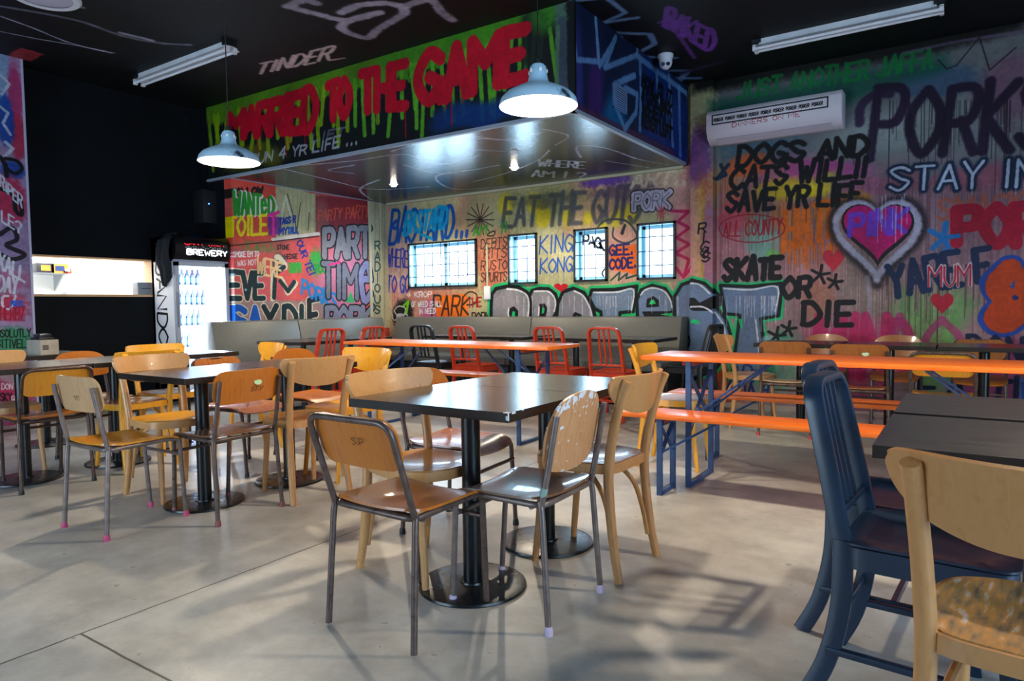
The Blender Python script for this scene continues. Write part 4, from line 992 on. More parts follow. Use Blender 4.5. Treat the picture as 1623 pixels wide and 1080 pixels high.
def pedestal_table(x, y, label, dx=.36, dy=.29, h=.752, disc=.21, pr=.037, top=None, th=.033, group='black pedestal tables', cat='table'):
    t = empty('pedestal_table', (x, y, 0), 0, label=label, cat=cat, group=group)
    b = MB(); b.box((-dx, -dy, h-th), (dx, dy, h)); b.build('tabletop', top or M['table_top'], t, smooth=0, bevel=.0015, side=M['table_edge'])
    b = MB(); b.lathe([(pr, .012), (pr, h-th-.01)], (0, 0, 0), 24); b.build('pole', M['pole'], t)
    b = MB(); b.lathe([(0, 0), (disc, 0), (disc+.003, .004), (disc, .012), (disc*.9, .015), (pr+.012, .017), (pr+.01, .024), (0, .024)], (0, 0, 0), 48); b.build('base', M['base_disc'], t)
    b = MB()
    for a in (0, 90): 
        c, s = math.cos(R(a)), math.sin(R(a)); b.bar((-.2*c, -.2*s, h-th-.008), (.2*c, .2*s, h-th-.008), .05, .014)
    b.build('top_bracket', M['pole'], t)
    return t

def frame_end(width, h, inset, t, x, d, brace_to, name='leg_frame'):
    # folding steel trestle: two uprights, foot bar, cross brace, diagonal strut to the underside
    w_ = width/2-inset; b = MB()
    for s in (-1, 1): b.bar((x, s*w_, 0), (x, s*w_, h), .03, .022, up=(0, 1, 0))
    b.bar((x, -w_, .012), (x, w_, .012), .03, .024); b.bar((x, -w_, h-.03), (x, w_, h-.03), .03, .02)
    fr = b.build(name, M['blue_frame'], t, smooth=0)
    b = MB(); zb, zt = h*.42, h*.9
    if width < .3: zb = h*.5
    b.bar((x, -w_, zb), (x, w_, zt), .005, .024, up=(1, 0, 0)); b.bar((x+.006, w_, zb), (x+.006, -w_, zt), .005, .024, up=(1, 0, 0)); b.build('cross_brace', M['blue_frame'], fr, smooth=0)
    b = MB()
    for s in (-1, 1): b.bar((x, s*w_*.9, h*.55), (x+d*brace_to, s*w_*.35, h-.015), .012, .012)
    b.build('strut', M['blue_frame'], fr, smooth=0)
def trestle(name, x0, x1, y0, y1, h, label, cat, group, inset):
    t = empty(name, ((x0+x1)/2, (y0+y1)/2, 0), 0, label=label, cat=cat, group=group)
    l, w_ = (x1-x0)/2, (y1-y0)
    b = MB(); b.box((-l, -w_/2, h-.028), (l, w_/2, h)); b.build('tabletop' if cat == 'table' else 'seat_board', M['orange'], t, smooth=30, bevel=.004)
    b = MB()
    for s in (-1, 1): b.box((s*(l-.28)-.03, -w_/2+.04, h-.055), (s*(l-.28)+.03, w_/2-.04, h-.028))
    b.build('batten', M['orange_under'], t, smooth=0)
    for s in (-1, 1): frame_end(w_, h-.028, inset, t, s*(l-.29), -s, .42 if cat == 'table' else .3)
    return t

# ---- tables
T1 = (-1.58, 2.085)
chipt = pedestal_table(-1.60, 2.095, 'black pedestal table nearest the camera with a chipped corner', dy=.285, dx=.37)
pedestal_table(-1.60, 2.668, 'black pedestal table joined to the far side of the chipped corner table', dy=.285, dx=.37)
pedestal_table(-3.585, 2.2, 'black pedestal table beside the chair with the round green sticker', dx=.33)
pedestal_table(-3.585, 2.785, 'black pedestal table behind the pair of chairs facing away, left of centre', dx=.33)
pedestal_table(-5.10, 1.885, 'black pedestal table at the far left edge of the room', dx=.33)
pedestal_table(-5.10, 2.47, 'black pedestal table at far left with a pale window reflection on its end', dx=.33)
pedestal_table(-5.28, 3.10, 'small black table in front of the drinks fridge', dx=.33, dy=.28)
pedestal_table(-6.33, 2.50, 'small black table under the kitchen hatch carrying a cardboard box', dx=.3, dy=.28)
pedestal_table(-5.96, 4.85, 'black table by the left booth bench, nearer one', dx=.36, dy=.32, pr=.033)
pedestal_table(-5.98, 5.55, 'black table by the left booth bench, further one', dx=.36, dy=.32, pr=.033)
pedestal_table(-5.12, 6.57, 'black table in the booth corner behind the dark slat back chair', dx=.35, dy=.32, pr=.033)
pedestal_table(-4.40, 6.57, 'black table under the large barred window in the booth', dx=.355, dy=.32, pr=.033)
pedestal_table(-3.55, 6.57, 'black table behind the third red chair in the booth', dx=.35, dy=.32, pr=.033)
pedestal_table(-2.86, 6.57, 'black table at the right end of the booth', dx=.34, dy=.32, pr=.033)
for x, lab in ((-1.20, 'black table beneath the word SKATE on the graffiti wall'), (-.52, 'black table under the spray painted word DIE'), (.12, 'black table at the right end of the row by the graffiti wall')):
    pedestal_table(x, 6.35, lab, dx=.33 if x < .1 else .3, dy=.3)
pedestal_table(.20, 2.12, 'matte black grained table at the right, nearer of the pair', dx=.385, dy=.275, h=.752, top=M['table_top2'], th=.032, group='matte grained tables')
pedestal_table(.20, 2.70, 'matte black grained table at the right, further of the pair', dx=.385, dy=.265, h=.752, top=M['table_top2'], th=.032, group='matte grained tables')
b = MB()
for a_, c_ in (((.352, -.2856, .7505), (.3702, -.268, .7524)), ((.3696, -.2856, .726), (.3705, -.278, .7522)), ((.362, -.2857, .728), (.3704, -.2848, .742)), ((.3698, -.262, .745), (.3706, -.24, .7522)), ((.3698, -.20, .748), (.3706, -.19, .7522))): b.box(a_, c_)
b.build('chipped_edge', plain('C8CCD0', .6), chipt, smooth=0)
# ---- orange folding tables and benches
trestle('folding_table', -1.66, .54, 3.90, 4.40, .785, 'long orange folding table on the right with dark blue steel legs', 'table', 'orange folding tables and benches', .035)
trestle('folding_bench', -1.74, .46, 3.66, 3.91, .47, 'orange bench on the near side of the right orange table', 'bench', 'orange folding tables and benches', .02)
trestle('folding_bench', -1.78, .42, 4.66, 4.91, .47, 'orange bench behind the right orange table', 'bench', 'orange folding tables and benches', .02)
trestle('folding_table', -4.84, -2.62, 4.40, 4.92, .785, 'long orange folding table in the middle of the room', 'table', 'orange folding tables and benches', .035)
trestle('folding_bench', -4.90, -2.66, 5.08, 5.33, .46, 'orange bench behind the middle orange table', 'bench', 'orange folding tables and benches', .02)

# ---- chairs around the tables
W_ = M
school_chair((-1.62, 1.765), -1, 'plywood chair in front with brown tube around its curved back', W_['tube_brown'], W_['ply_orange'], W_['ply_orange'], None, 'loop', mark='S.P')
c2_ = school_chair((-1.35, 2.10), 91, 'worn chair with chipped tall rounded back and lilac feet', W_['tube_grey'], W_['ply_brown'], W_['chipped_back'], W_['cap_lilac'], 'round')
b = MB(); b.tube([(-.1866, -.1815, .462), (-.1864, -.1895, .492)], .0122, 10); b.build('tape', plain('8CA89C', .6), c2_)
school_chair((-2.07, 2.62), -85, 'reddish plywood chair on the far left side of the central tables', W_['tube_brown'], W_['ply_pink'], W_['ply_red'], W_['cap_black'], 'arch')
school_chair((-3.60, 1.775), 2, 'plywood chair with bright pink foot caps', W_['tube_grey'], W_['ply_amber'], W_['ply_tan'], W_['cap_pink'], 'square', mark='TT')
school_chair((-3.345, 2.18), 92, 'plywood chair with a small round green sticker on its back', W_['tube_brown'], W_['ply_brown'], W_['ply_orange'], W_['cap_red'], 'square', mark=True, sticker=True)
school_chair((-4.89, 1.92), 87, 'orange plywood chair at far left with tube looped around its back', W_['tube_dark'], W_['ply_orange'], W_['ply_amber'], W_['cap_black'], 'loop', mark='ST.P')
school_chair((-5.42, 2.50), -84, 'orange school chair behind the far left tables, only its top edge showing', W_['tube_brown'], W_['ply_orange'], W_['ply_orange'], W_['cap_black'], 'arch')
school_chair((-4.13, 2.84), -86, 'brown plywood chair on the far side of the second left table', W_['tube_dark'], W_['ply_pink'], W_['ply_red'], W_['cap_black'], 'loop')
school_chair((-4.10, 3.42), -90, 'orange school chair standing behind the brown plywood chair', W_['tube_dark'], W_['ply_orange'], W_['ply_orange'], W_['cap_black'], 'arch')
school_chair((-1.235, 6.02), 3, 'plywood chair with red feet at the left end of the wall tables', W_['tube_brown'], W_['ply_tan'], W_['ply_red'], W_['cap_bright_red'], 'square')
school_chair((-.66, 5.84), 0, 'dark striped plywood chair with an oval label, by the graffiti wall', W_['tube_brown'], W_['ply_red'], W_['ply_red'], W_['cap_bright_red'], 'square', sticker=True)
school_chair((-.13, 5.66), 0, 'amber plywood chair with looped tube back by the graffiti wall', W_['tube_brown'], W_['ply_amber'], W_['ply_amber'], W_['cap_black'], 'loop')
school_chair((-1.12, 6.92), 180, 'plywood chair against the graffiti wall below SKATE, rounded back', W_['tube_brown'], W_['ply_orange'], W_['ply_red'], W_['cap_black'], 'arch')
school_chair((-.52, 6.92), 180, 'plywood chair against the graffiti wall below DIE, rounded back', W_['tube_brown'], W_['ply_orange'], W_['ply_red'], W_['cap_black'], 'arch')
school_chair((.10, 6.90), 180, 'plywood chair against the wall at the right end of the row', W_['tube_brown'], W_['ply_orange'], W_['ply_red'], W_['cap_black'], 'loop')

bentwood_chair((-1.335, 2.60), 88, 'bentwood chair with brown seat on the right side of the central tables', W_['beech_pale'], W_['seat_brown'])
bentwood_chair((-1.87, 2.13), -99, 'bentwood chair on the left side of the chipped corner table', W_['beech'], W_['beech_seat'])
bentwood_chair((-3.275, 2.645), 78, 'pale bentwood chair facing away, beside the sticker chair', W_['beech'], W_['beech_seat'])
bentwood_chair((-3.41, 3.08), 178, 'yellow bentwood chair facing the camera behind the pale one', W_['beech_yellow'], W_['beech_yellow'])
bentwood_chair((-3.93, 2.22), -93, 'bentwood chair left of the table with the sticker chair', W_['beech'], W_['beech_yellow'])
bentwood_chair((-4.87, 2.47), 92, 'yellow bentwood chair on the right side of the far left tables', W_['beech_yellow'], W_['seat_brown'])
bentwood_chair((-5.17, 2.92), -93, 'bentwood chair tucked at the small table before the fridge', W_['beech_yellow'], W_['seat_brown'])
bentwood_chair((-5.45, 1.90), -90, 'bentwood chair beyond the far left edge table', W_['beech'], W_['beech_seat'])
bentwood_chair((-4.70, 3.25), 165, 'yellow bentwood chair by the left booth with a chipped corner', W_['beech_yellow'], W_['beech_yellow'])
bentwood_chair((-1.64, 4.46), -86, 'yellow bentwood chair at the left end of the right orange table', W_['beech_yellow'], W_['beech'])
bentwood_chair((-1.62, 6.26), -58, 'bentwood chair at the left end of the wall tables', W_['beech_pale'], W_['beech'])
bentwood_chair((.135, 1.665), -8, 'bentwood chair at the front right with a paint worn seat', W_['beech_pale'], W_['seat_worn'])

r0 = metal_chair((-5.62, 4.72), 90, 'red slat back metal chair at the left booth, nearer one', W_['red_metal'], name='red_metal_chair')
def again(src, pos, deg, label):
    c = copy_tree(src); c.location = (pos[0], pos[1], 0); c.rotation_euler = (0, 0, R(deg)); c['label'] = label; return c
again(r0, (-5.66, 5.35), 90, 'red slat back metal chair at the left booth, further one')
again(r0, (-4.50, 6.02), 0, 'red slat back metal chair right of the dark one, under the big window')
again(r0, (-3.42, 6.02), 0, 'red slat back metal chair in the right half of the booth, left of two')
again(r0, (-2.82, 6.02), 0, 'red slat back metal chair at the right end table, right of two')
k0 = metal_chair((-5.14, 6.10), 0, 'charcoal slat back metal chair in the booth corner', W_['black_metal'], name='dark_metal_chair')
again(k0, (-2.36, 6.85), 84, 'dark slat back metal chair at the right end of the booth')
n0 = metal_chair((-.075, 2.15), -94, 'navy metal chair nearest the camera on the right', W_['navy_metal'], name='navy_metal_chair')
again(n0, (-.16, 2.57), -94, 'navy metal chair behind the nearest navy chair')

# ---- booth benches
SP1 = on_x(472, 511, -7.1).y; SP2 = on_y(843, 506, 7.37).x
def booth(label, ax, a0, a1, wall, sgn, cut=0):
    # ax: 'y' runs along y against the left wall, 'x' runs along x against the rear wall
    if ax == 'y': loc = (wall, (a0+a1)/2, 0); rz = 0; f = lambda u, d, z: (d, u, z)
    else: loc = ((a0+a1)/2, wall, 0); rz = 0; f = lambda u, d, z: (u, -d, z)
    t = empty('booth_bench', loc, rz, label=label, cat='bench', group='upholstered booth benches'); l = (a1-a0)/2-.003
    def prism(name, prof, mat, e=0, bev=.012):
        b = MB(); n = len(prof)
        for u in (-l+e, l-e-(0 if name == 'backrest' else cut)): b.v += [f(u, d, z) for d, z in prof]
        b.f += [tuple(range(n))[::-1], tuple(range(n, 2*n))]+[(i, (i+1) % n, n+(i+1) % n, n+i) for i in range(n)]
        return b.build(name, mat, t, smooth=35, bevel=bev)
    prism('backrest', [(.02, .40), (.36, .43), (.24, .93), (.22, .955), (.02, .955)], M['vinyl'])
    prism('seat_cushion', [(.30, .385), (.86, .385), (.86, .46), (.845, .475), (.30, .475)], M['vinyl'])
    prism('plinth', [(.02, 0), (.78, 0), (.78, .384), (.02, .384)], M['vinyl_dark'], bev=.004)
    return t
booth('grey booth bench on the left wall beside the fridge', 'y', 4.50, SP1, LX, 1)
booth('grey booth bench on the left wall next to the corner', 'y', SP1, 7.23, LX, 1, .51)
booth('grey booth bench under the largest barred window', 'x', -6.97, SP2, WY, 1)
booth('grey booth bench under the three smaller windows', 'x', SP2, -2.64, WY, 1)

# ------------------------------------------------------------------ lamps
def lamp(pos, label):
    t = empty('pendant_lamp', pos, 0, label=label, cat='pendant lamp', group='enamel pendant lamps')
    prof = [(.2, 0), (.198, .012), (.19, .035), (.165, .062), (.12, .086), (.075, .104), (.052, .122), (.046, .15), (.041, .195), (.030, .207), (0, .209)]
    b = MB(); b.lathe(prof, seg=48); b.build('lamp_shade', M['enamel'], t)
    b = MB(); b.lathe([(max(0, r-.003), z-.001) for r, z in prof[:-2]]+[(0, .19)], seg=48); b.build('shade_lining', M['white_paint'], t)
    b = MB(); b.lathe([(0, .205), (.02, .205), (.018, .235), (.006, .245), (0, .245)], seg=16); b.build('cord_grip', M['cable'], t)
    b = MB(); b.tube([(0, 0, .24), (0, 0, CEIL-pos[2])], .0035, 8); b.build('cord', M['cable'], t)
    b = MB()
    for k in range(6):
        a = R(60*k+15); b.bar((.0475*math.cos(a), .0475*math.sin(a), .162), (.0475*math.cos(a), .0475*math.sin(a), .178), .013, .0035, up=(math.cos(a), math.sin(a), 0))
    b.build('vent_holes', plain('F4F2EA', .4), t)
    b = MB(); b.lathe([(0, .028), (.022, .034), (.034, .055), (.034, .075), (.02, .1), (.014, .13), (0, .13)], seg=24); b.build('bulb', M['bulb'], t)
    l = bpy.data.lights.new('pendant_light', 'POINT'); l.energy = 175; l.color = (1, .84, .63); l.shadow_soft_size = .045
    o = bpy.data.objects.new('pendant_light', l); COL.objects.link(o); o.location = (pos[0], pos[1], pos[2]+.045)
lamp((-1.826, 2.997, 2.108), 'large enamel pendant lamp, lit, over the central tables')
lamp((-4.20, 2.84, 2.10), 'enamel pendant lamp, lit, further left over the second tables')
lamp((.55, 2.95, 2.10), 'enamel pendant lamp, lit, over the matte grained tables at right')
for i, (px_, py_) in enumerate(((624, 292), (815, 265))):
    p = on_z(px_, py_, SOF)
    t = empty('ceiling_downlight', (p.x, p.y, SOF), 0, label=('lit round downlight under the bulkhead, left one', 'lit round downlight under the bulkhead, right one')[i], cat='downlight', group='bulkhead downlights')
    b = MB(); b.lathe([(.04, -.006), (.055, -.006), (.06, 0), (.04, 0)], seg=24); b.build('trim_ring', M['white_paint'], t)
    b = MB(); b.lathe([(0, -.034), (.024, -.03), (.038, -.014), (.04, -.001), (0, -.001)], seg=24); b.build('diffuser', M['bulb'], t)
    l = bpy.data.lights.new('downlight', 'SPOT'); l.energy = 540; l.spot_size = R(150); l.spot_blend = .6; l.color = (1, .86, .66); l.shadow_soft_size = .03
    o = bpy.data.objects.new('downlight_light', l); COL.objects.link(o); o.location = (p.x, p.y, SOF-.02)
p = on_z(816, 240, SOF)
b = MB(); b.lathe([(0, -.03), (.03, -.028), (.045, -.01), (.05, 0), (0, 0)], (p.x, p.y, SOF), 24); b.build('smoke_detector', M['white_paint'], label='small white smoke detector under the bulkhead beside the right downlight', cat='smoke detector')
def tube_light(x0, x1, y, label):
    xc = (x0+x1)/2; l = (x1-x0)/2
    t = empty('fluorescent_light', (xc, y, CEIL), 0, label=label, cat='ceiling light', group='fluorescent ceiling battens')
    b = MB(); b.box((-l+.05, -.035, -.055), (l-.05, .035, 0)); b.build('housing', M['white_metal'], t, smooth=0)
    b = MB(); b.add([(-l, -.085, -.075), (-l, -.03, -.045), (-l, .03, -.045), (-l, .085, -.075), (l, -.085, -.075), (l, -.03, -.045), (l, .03, -.045), (l, .085, -.075)], [(0, 1, 5, 4), (1, 2, 6, 5), (2, 3, 7, 6)]); b.build('reflector', M['white_metal'], t, smooth=0)
    for s in (-1, 1):
        b = MB(); b.tube([(-l+.03, s*.04, -.085), (l-.03, s*.04, -.085)], .014, 12); b.build('tube', plain('DCE0E8', .2), t)
    for e in (-l, l-.03):
        for s in (-1, 1): b = MB(); b.box((e, s*.04-.017, -.105), (e+.03, s*.04+.017, -.05)); b.build('lamp_holder', M['white_metal'], t, smooth=0)
    for s in (-1, 1):
        b = MB(); b.box((s*(l-.03)-.04, -.05, -.035), (s*(l-.03)+.04, .05, -.001)); b.build('bracket', M['black'], t, smooth=0)
tube_light(-7.23, -5.62, 3.86, 'unlit fluorescent batten on the black ceiling at left')
tube_light(-1.70, -.20, 6.67, 'unlit fluorescent batten above the air conditioner')
p = on_z(70, -6, CEIL)
t = empty('ceiling_speaker', (p.x, p.y, CEIL), 0, label='round white speaker grille in the black ceiling at top left', cat='speaker')
b = MB(); b.lathe([(.19, -.012), (.235, -.016), (.25, -.004), (.25, 0), (.19, 0)], seg=40); b.build('rim', M['white_metal'], t)
b = MB(); b.lathe([(0, -.02), (.1, -.018), (.19, -.008), (.19, -.002), (0, -.002)], seg=40); b.build('grille', plain('B4B0C4', .6), t)

# ------------------------------------------------------------------ air conditioner
t = empty('air_conditioner', (-1.71, WY, 2.82), 0, label='white split air conditioner with red handwriting on the graffiti wall', cat='air conditioner')
l = .665
prof = [(0, 0), (-.10, .0), (-.19, .05), (-.235, .13), (-.235, .30), (-.20, .345), (0, .345)]
b = MB(); n = len(prof)
for u in (-l, l): b.v += [(u, y, z) for y, z in prof]
b.f = [tuple(range(n))[::-1], tuple(range(n, 2*n))]+[(i, (i+1) % n, n+(i+1) % n, n+i) for i in range(n)]
b.build('body', plain('D4CCD4', .4), t, smooth=30, bevel=.006)
b = MB(); b.add([(-l+.1, -.112, .002), (l-.1, -.112, .002), (l-.1, -.192, .045), (-l+.1, -.192, .045), (-l+.1, -.118, -.006), (l-.1, -.118, -.006), (l-.1, -.200, .04), (-l+.1, -.200, .04)], [(0, 1, 2, 3), (4, 5, 6, 7), (0, 1, 5, 4), (1, 2, 6, 5), (2, 3, 7, 6), (3, 0, 4, 7)]); b.build('louvre', plain('C4BCC8', .4), t, smooth=0)
b = MB(); y = -.2365
for a, c in (((-l+.06, y, .185), (l-.12, y+.002, .199)), ((-l+.06, y, .281), (l-.12, y+.002, .295)), ((-l+.06, y, .185), (-l+.074, y+.002, .295)), ((l-.134, y, .185), (l-.12, y+.002, .295))): b.box(a, c)
b.build('panel_outline', M['black'], t, smooth=0)
for k in range(9): lettering('lettering', 'PORKER', (-l+.085+k*.122, y, .218), (1, 0, 0), (0, 0, 1), .034, .0042, M['black'], t, wf=.42, gap=.15, jit=.02, seed=k)
lettering('lettering', 'DINNERS', (-l+.25, y, .092+.06), (1, 0, 0), (0, 0, 1), .0, .003, plain('B01828'), t) if False else None
lettering('lettering', 'DINNERS ON ME', (-l+.28, -.2365, .135), (1, 0, .01), (0, 0, 1), .044, .0035, plain('B81C2C', .5), t, wf=.95, gap=.35, jit=.06)

# ------------------------------------------------------------------ camera dome, vent, socket
p = on_z(1055, 97, CEIL-.06)
t = empty('security_camera', (p.x, p.y, CEIL), 0, label='white dome security camera with drawn eyes beside the bulkhead', cat='camera')
b = MB(); b.lathe([(.075, 0), (.075, -.02), (.062, -.05), (.064, -.075), (.055, -.11), (.03, -.135), (0, -.142)], seg=28); b.build('dome', plain('D8DCE8', .3), t)
d = Vector((-p.x, -p.y, CAMH-p.z)).normalized(); s_ = d.cross(Vector((0, 0, 1))).normalized()
for k, (o_, r_, c_) in enumerate(((-.026, .02, '2A4A6A'), (.024, .018, '14121C'))):
    q0 = Vector((0, 0, -.085))+d*.045+s_*(-o_); b = MB()
    b.tube([q0, q0+d*.022], r_, 16); b.build('lens' if k else 'drawn_eye', plain(c_, .2), t)
t = empty('air_vent', (BX, 5.785, 2.97), 0, label='slatted metal air vent on the short face of the bulkhead', cat='vent')
b = MB()
for a, c in (((0, -.15, -.115), (.008, .15, -.1)), ((0, -.15, .1), (.008, .15, .115)), ((0, -.15, -.115), (.008, -.135, .115)), ((0, .135, -.115), (.008, .15, .115))): b.box(a, c)
b.build('frame', plain('5A7CA8', .5), t, smooth=0)
b = MB()
for k in range(10): b.box((.001, -.135, -.092+k*.02), (.009, .135, -.083+k*.02))
b.build('slats', plain('7A98C0', .5), t, smooth=0)
t = empty('power_socket', (-5.47, WY, 1.28), 0, label='white power socket beside the large barred window', cat='socket')
b = MB(); b.box((-.05, -.03, -.09), (.05, 0, .09)); b.build('socket_box', M['white_paint'], t, bevel=.005)
b = MB(); b.box((-.012, -.014, .09), (.012, 0, .66)); b.build('conduit', plain('C0BC9A', .5), t, smooth=0)

# ------------------------------------------------------------------ wall speaker with its blue light
p = on_x(337, 331, -7.72)
t = empty('wall_speaker', (-7.9, p.y, p.z-.19), 0, label='black wall speaker with a small blue light above the fridge', cat='speaker')
b = MB(); b.box((.03, -.17, 0), (.26, .17, .40)); b.build('cabinet', plain('0C0E12', .6), t, bevel=.01)
b = MB(); b.box((0, -.03, .15), (.03, .03, .25)); b.build('bracket', M['black'], t, smooth=0)
b = MB(); b.lathe([(0, 0), (.006, 0), (.006, .004), (0, .004)], seg=10); b.build('blue_light', new_mat('blue_led', '2040FF', .4, emit='2060FF', estr=40), t)
KIDS[t.name][-1].matrix_local = Matrix.Translation((.262, -.1, .23)) @ Matrix.Rotation(R(90), 4, 'Y')

# ------------------------------------------------------------------ drinks fridge
FX0, FX1, FY0, FY1, FH = -7.89, -7.40, 4.28, 4.945, 1.95
fr = empty('drinks_fridge', ((FX0+FX1)/2, (FY0+FY1)/2, 0), 0, label='tall white glass door drinks fridge with black brewery sign', cat='fridge')
fl = lambda x, y, z: (x-(FX0+FX1)/2, y-(FY0+FY1)/2, z)
b = MB(); tk = .045
for a, c in (((FX0, FY0, .08), (FX1-.05, FY0+tk, FH-.02)), ((FX0, FY1-tk, .08), (FX1-.05, FY1, FH-.02)), ((FX0, FY0, .08), (FX0+tk, FY1, FH-.02)), ((FX0, FY0, FH-.3), (FX1-.05, FY1, FH-.02)), ((FX0, FY0, .08), (FX1-.05, FY1, .28))): b.box(fl(*a), fl(*c))
b.build('cabinet', plain('ECECF0', .4), fr, smooth=0)
b = MB()
for a in (FX0+.05, FX1-.1):
    for y in (FY0+.05, FY1-.08): b.box(fl(a, y, 0), fl(a+.03, y+.03, .08))
b.build('foot', M['black'], fr, smooth=0)
lin = new_mat('fridge_lining', 'F4F8FC', .5, emit='E8F4FF', estr=1.1)
b = MB(); b.box(fl(FX0+tk, FY0+tk, .28), fl(FX0+tk+.006, FY1-tk, FH-.3)); b.box(fl(FX0+tk, FY0+tk, .28), fl(FX1-.06, FY0+tk+.006, FH-.3)); b.box(fl(FX0+tk, FY1-tk-.006, .28), fl(FX1-.06, FY1-tk, FH-.3)); b.build('lining', M['white_paint'], fr, smooth=0)
b = MB(); b.box(fl(FX1-.085, FY0+tk+.01, .35), fl(FX1-.068, FY0+tk+.025, FH-.36)); b.box(fl(FX1-.085, FY1-tk-.025, .35), fl(FX1-.068, FY1-tk-.01, FH-.36)); b.build('light_strip', new_mat('fridge_lamp', 'FFFFFF', .5, emit='DCEEFF', estr=110), fr, smooth=0)
SH = [.40, .66, .91, 1.15, 1.38]
for z in SH:
    b = MB(); b.box(fl(FX0+.06, FY0+tk+.006, z-.008), fl(FX1-.09, FY1-tk-.006, z)); b.build('shelf', plain('E0E8F0', .4), fr, smooth=0)
dr = MB(); f = .045
for a, c in (((FX1-.04, FY0, .3), (FX1, FY1, .3+f)), ((FX1-.04, FY0, FH-.31-f), (FX1, FY1, FH-.31)), ((FX1-.04, FY0, .3), (FX1, FY0+f, FH-.31)), ((FX1-.04, FY1-f, .3), (FX1, FY1, FH-.31))): dr.box(fl(*a), fl(*c))
do = dr.build('door', plain('A4A8B4', .4), fr, smooth=0)
b = MB(); b.box(fl(FX1-.024, FY0+f, .3+f), fl(FX1-.018, FY1-f, FH-.31-f)); b.build('door_glass', M['glass'], do, smooth=0)
b = MB(); b.box(fl(FX1, FY0+.008, .9), fl(FX1+.02, FY0+.026, 1.3)); b.build('door_handle', plain('7A8090', .4), do, bevel=.004)
prof = [(0, 0), (.05, 0), (.075, .06), (.082, .14), (.072, .22), (.03, .275), (0, .285)]
b = MB(); n = len(prof)
for y in (FY0-.003, FY1+.003): b.v += [fl(FX1-.05+d_, y, FH-.285+z) for d_, z in prof]
b.f = [tuple(range(n))[::-1], tuple(range(n, 2*n))]+[(i, (i+1) % n, n+(i+1) % n, n+i) for i in range(n)]
hd = b.build('header_sign', plain('0C0C10', .25), fr, smooth=50)
lettering('lettering', 'BREWERY', fl(FX1+.034, FY0+.13, FH-.225), (0, 1, 0), (0, 0, 1), .06, .0085, new_mat('sign_white', 'FFFFFF', .4, emit='FFFFFF', estr=1.6), hd, wf=.92, gap=.3, jit=.02)
red_e = new_mat('sign_red', 'E02030', .4, emit='E81C30', estr=1.0)
lettering('lettering', 'CANT WAIT', fl(FX1+.03, FY0+.10, FH-.115), (0, 1, 0), (-.28, 0, 1), .05, .006, red_e, hd, wf=1.05, gap=.2, jit=.08)
b = MB()
rr = random.Random(3)
for k in range(16):
    y = FY0+.11+k*.03; z = FH-.14+rr.uniform(-.012, .012); b.bar(fl(FX1+.0335, y, z), fl(FX1+.0335, y+.018, z), .001, .006)
b.build('lettering', M['white_paint'], hd, smooth=0)
lettering('painted_lettering', 'ABANDONED', fl(FX0+.10, FY0-.0012, 1.86), (0, 0, -1), (1, 0, 0), .2, .014, plain('1A1A1E', .5), fr, wf=.8, gap=.25, jit=.06)
b = MB(); b.box(fl(FX1-.052, FY0, FH-.31), fl(FX1, FY1, FH-.285)); b.build('trim_strip', plain('8A90A0', .4), fr, smooth=0)
bot = MB(); bot.lathe([(0, 0), (.028, 0), (.029, .01), (.029, .10), (.024, .125), (.012, .15), (.012, .185), (0, .187)], seg=14)
bo = bot.build('bottle', plain('1E2A44', .25), label='dark bottle standing on the second row of the lit fridge', cat='bottle', group='bottles in the fridge')
bl = MB(); bl.lathe([(.0298, .03), (.0298, .09)], seg=14); bl.build('bottle_label', plain('3C6CA8', .4), bo)
first = True
NTH = ('first', 'second', 'third', 'fourth', 'fifth', 'sixth', 'seventh')
for z, cnt, row in ((SH[1], 3, 'lowest bottle row'), (SH[2], 5, 'second lowest row'), (SH[3], 6, 'second highest row'), (SH[4], 5, 'top row')):
    for k in range(cnt):
        o = bo if first else copy_tree(bo); first = False
        o.location = (FX1-.15, FY0+.095+k*.066, z); o['label'] = f'dark blue bottle, {NTH[k]} from the left in the {row} of the fridge'
can = MB(); can.lathe([(0, 0), (.026, 0), (.03, .008), (.03, .11), (.026, .12), (0, .12)], seg=14)
c0 = can.build('drink_can', plain('5A88B0', .3), label='', cat='can', group='cans on the bottom shelf of the fridge')
for k in range(7):
    o = c0 if k == 0 else copy_tree(c0); o.location = (FX1-.15, FY0+.09+k*.075, SH[0]); o['label'] = f'blue drink can, {NTH[k]} from the left on the fridge bottom shelf'
l = bpy.data.lights.new('fridge_light', 'AREA'); l.shape = 'RECTANGLE'; l.size = .5; l.size_y = 1.1; l.energy = 26; l.color = (.8, .92, 1)
o = bpy.data.objects.new('fridge_light', l); COL.objects.link(o); o.location = (FX1-.065, (FY0+FY1)/2, 1.0); o.rotation_euler = (R(90), 0, R(90))
# black jacket hung over the fridge corner
P = []
b = MB(); rr = random.Random(5); nU, nV = 15, 14
for j in range(nV+1):
    for i in range(nU+1):
        u, v = i/nU, j/nV
        x = FX1-.24+.20*u+.015*math.sin(7*v); z = FH+.012-.52*v*(1+.16*math.sin(3*u+1)); y = FY0-.02-.045*math.sin(math.pi*min(1, v*1.4))-.018*math.sin(u*11+v*3)
        if v < .12: y = FY0+.05-v*.6
        b.v.append((x, y, z if v > .001 else FH+.015))
for j in range(nV):
    for i in range(nU): a = j*(nU+1)+i; b.f.append((a, a+1, a+nU+2, a+nU+1))
jk = b.build('jacket', noisy(new_mat('black_cloth', '12161C', .9), ('0E1218', '1A2028'), scale=14), label='black jacket hanging over the top left corner of the fridge', cat='jacket')
md = jk.modifiers.new('thickness', 'SOLIDIFY'); md.thickness = .02; md.offset = 0

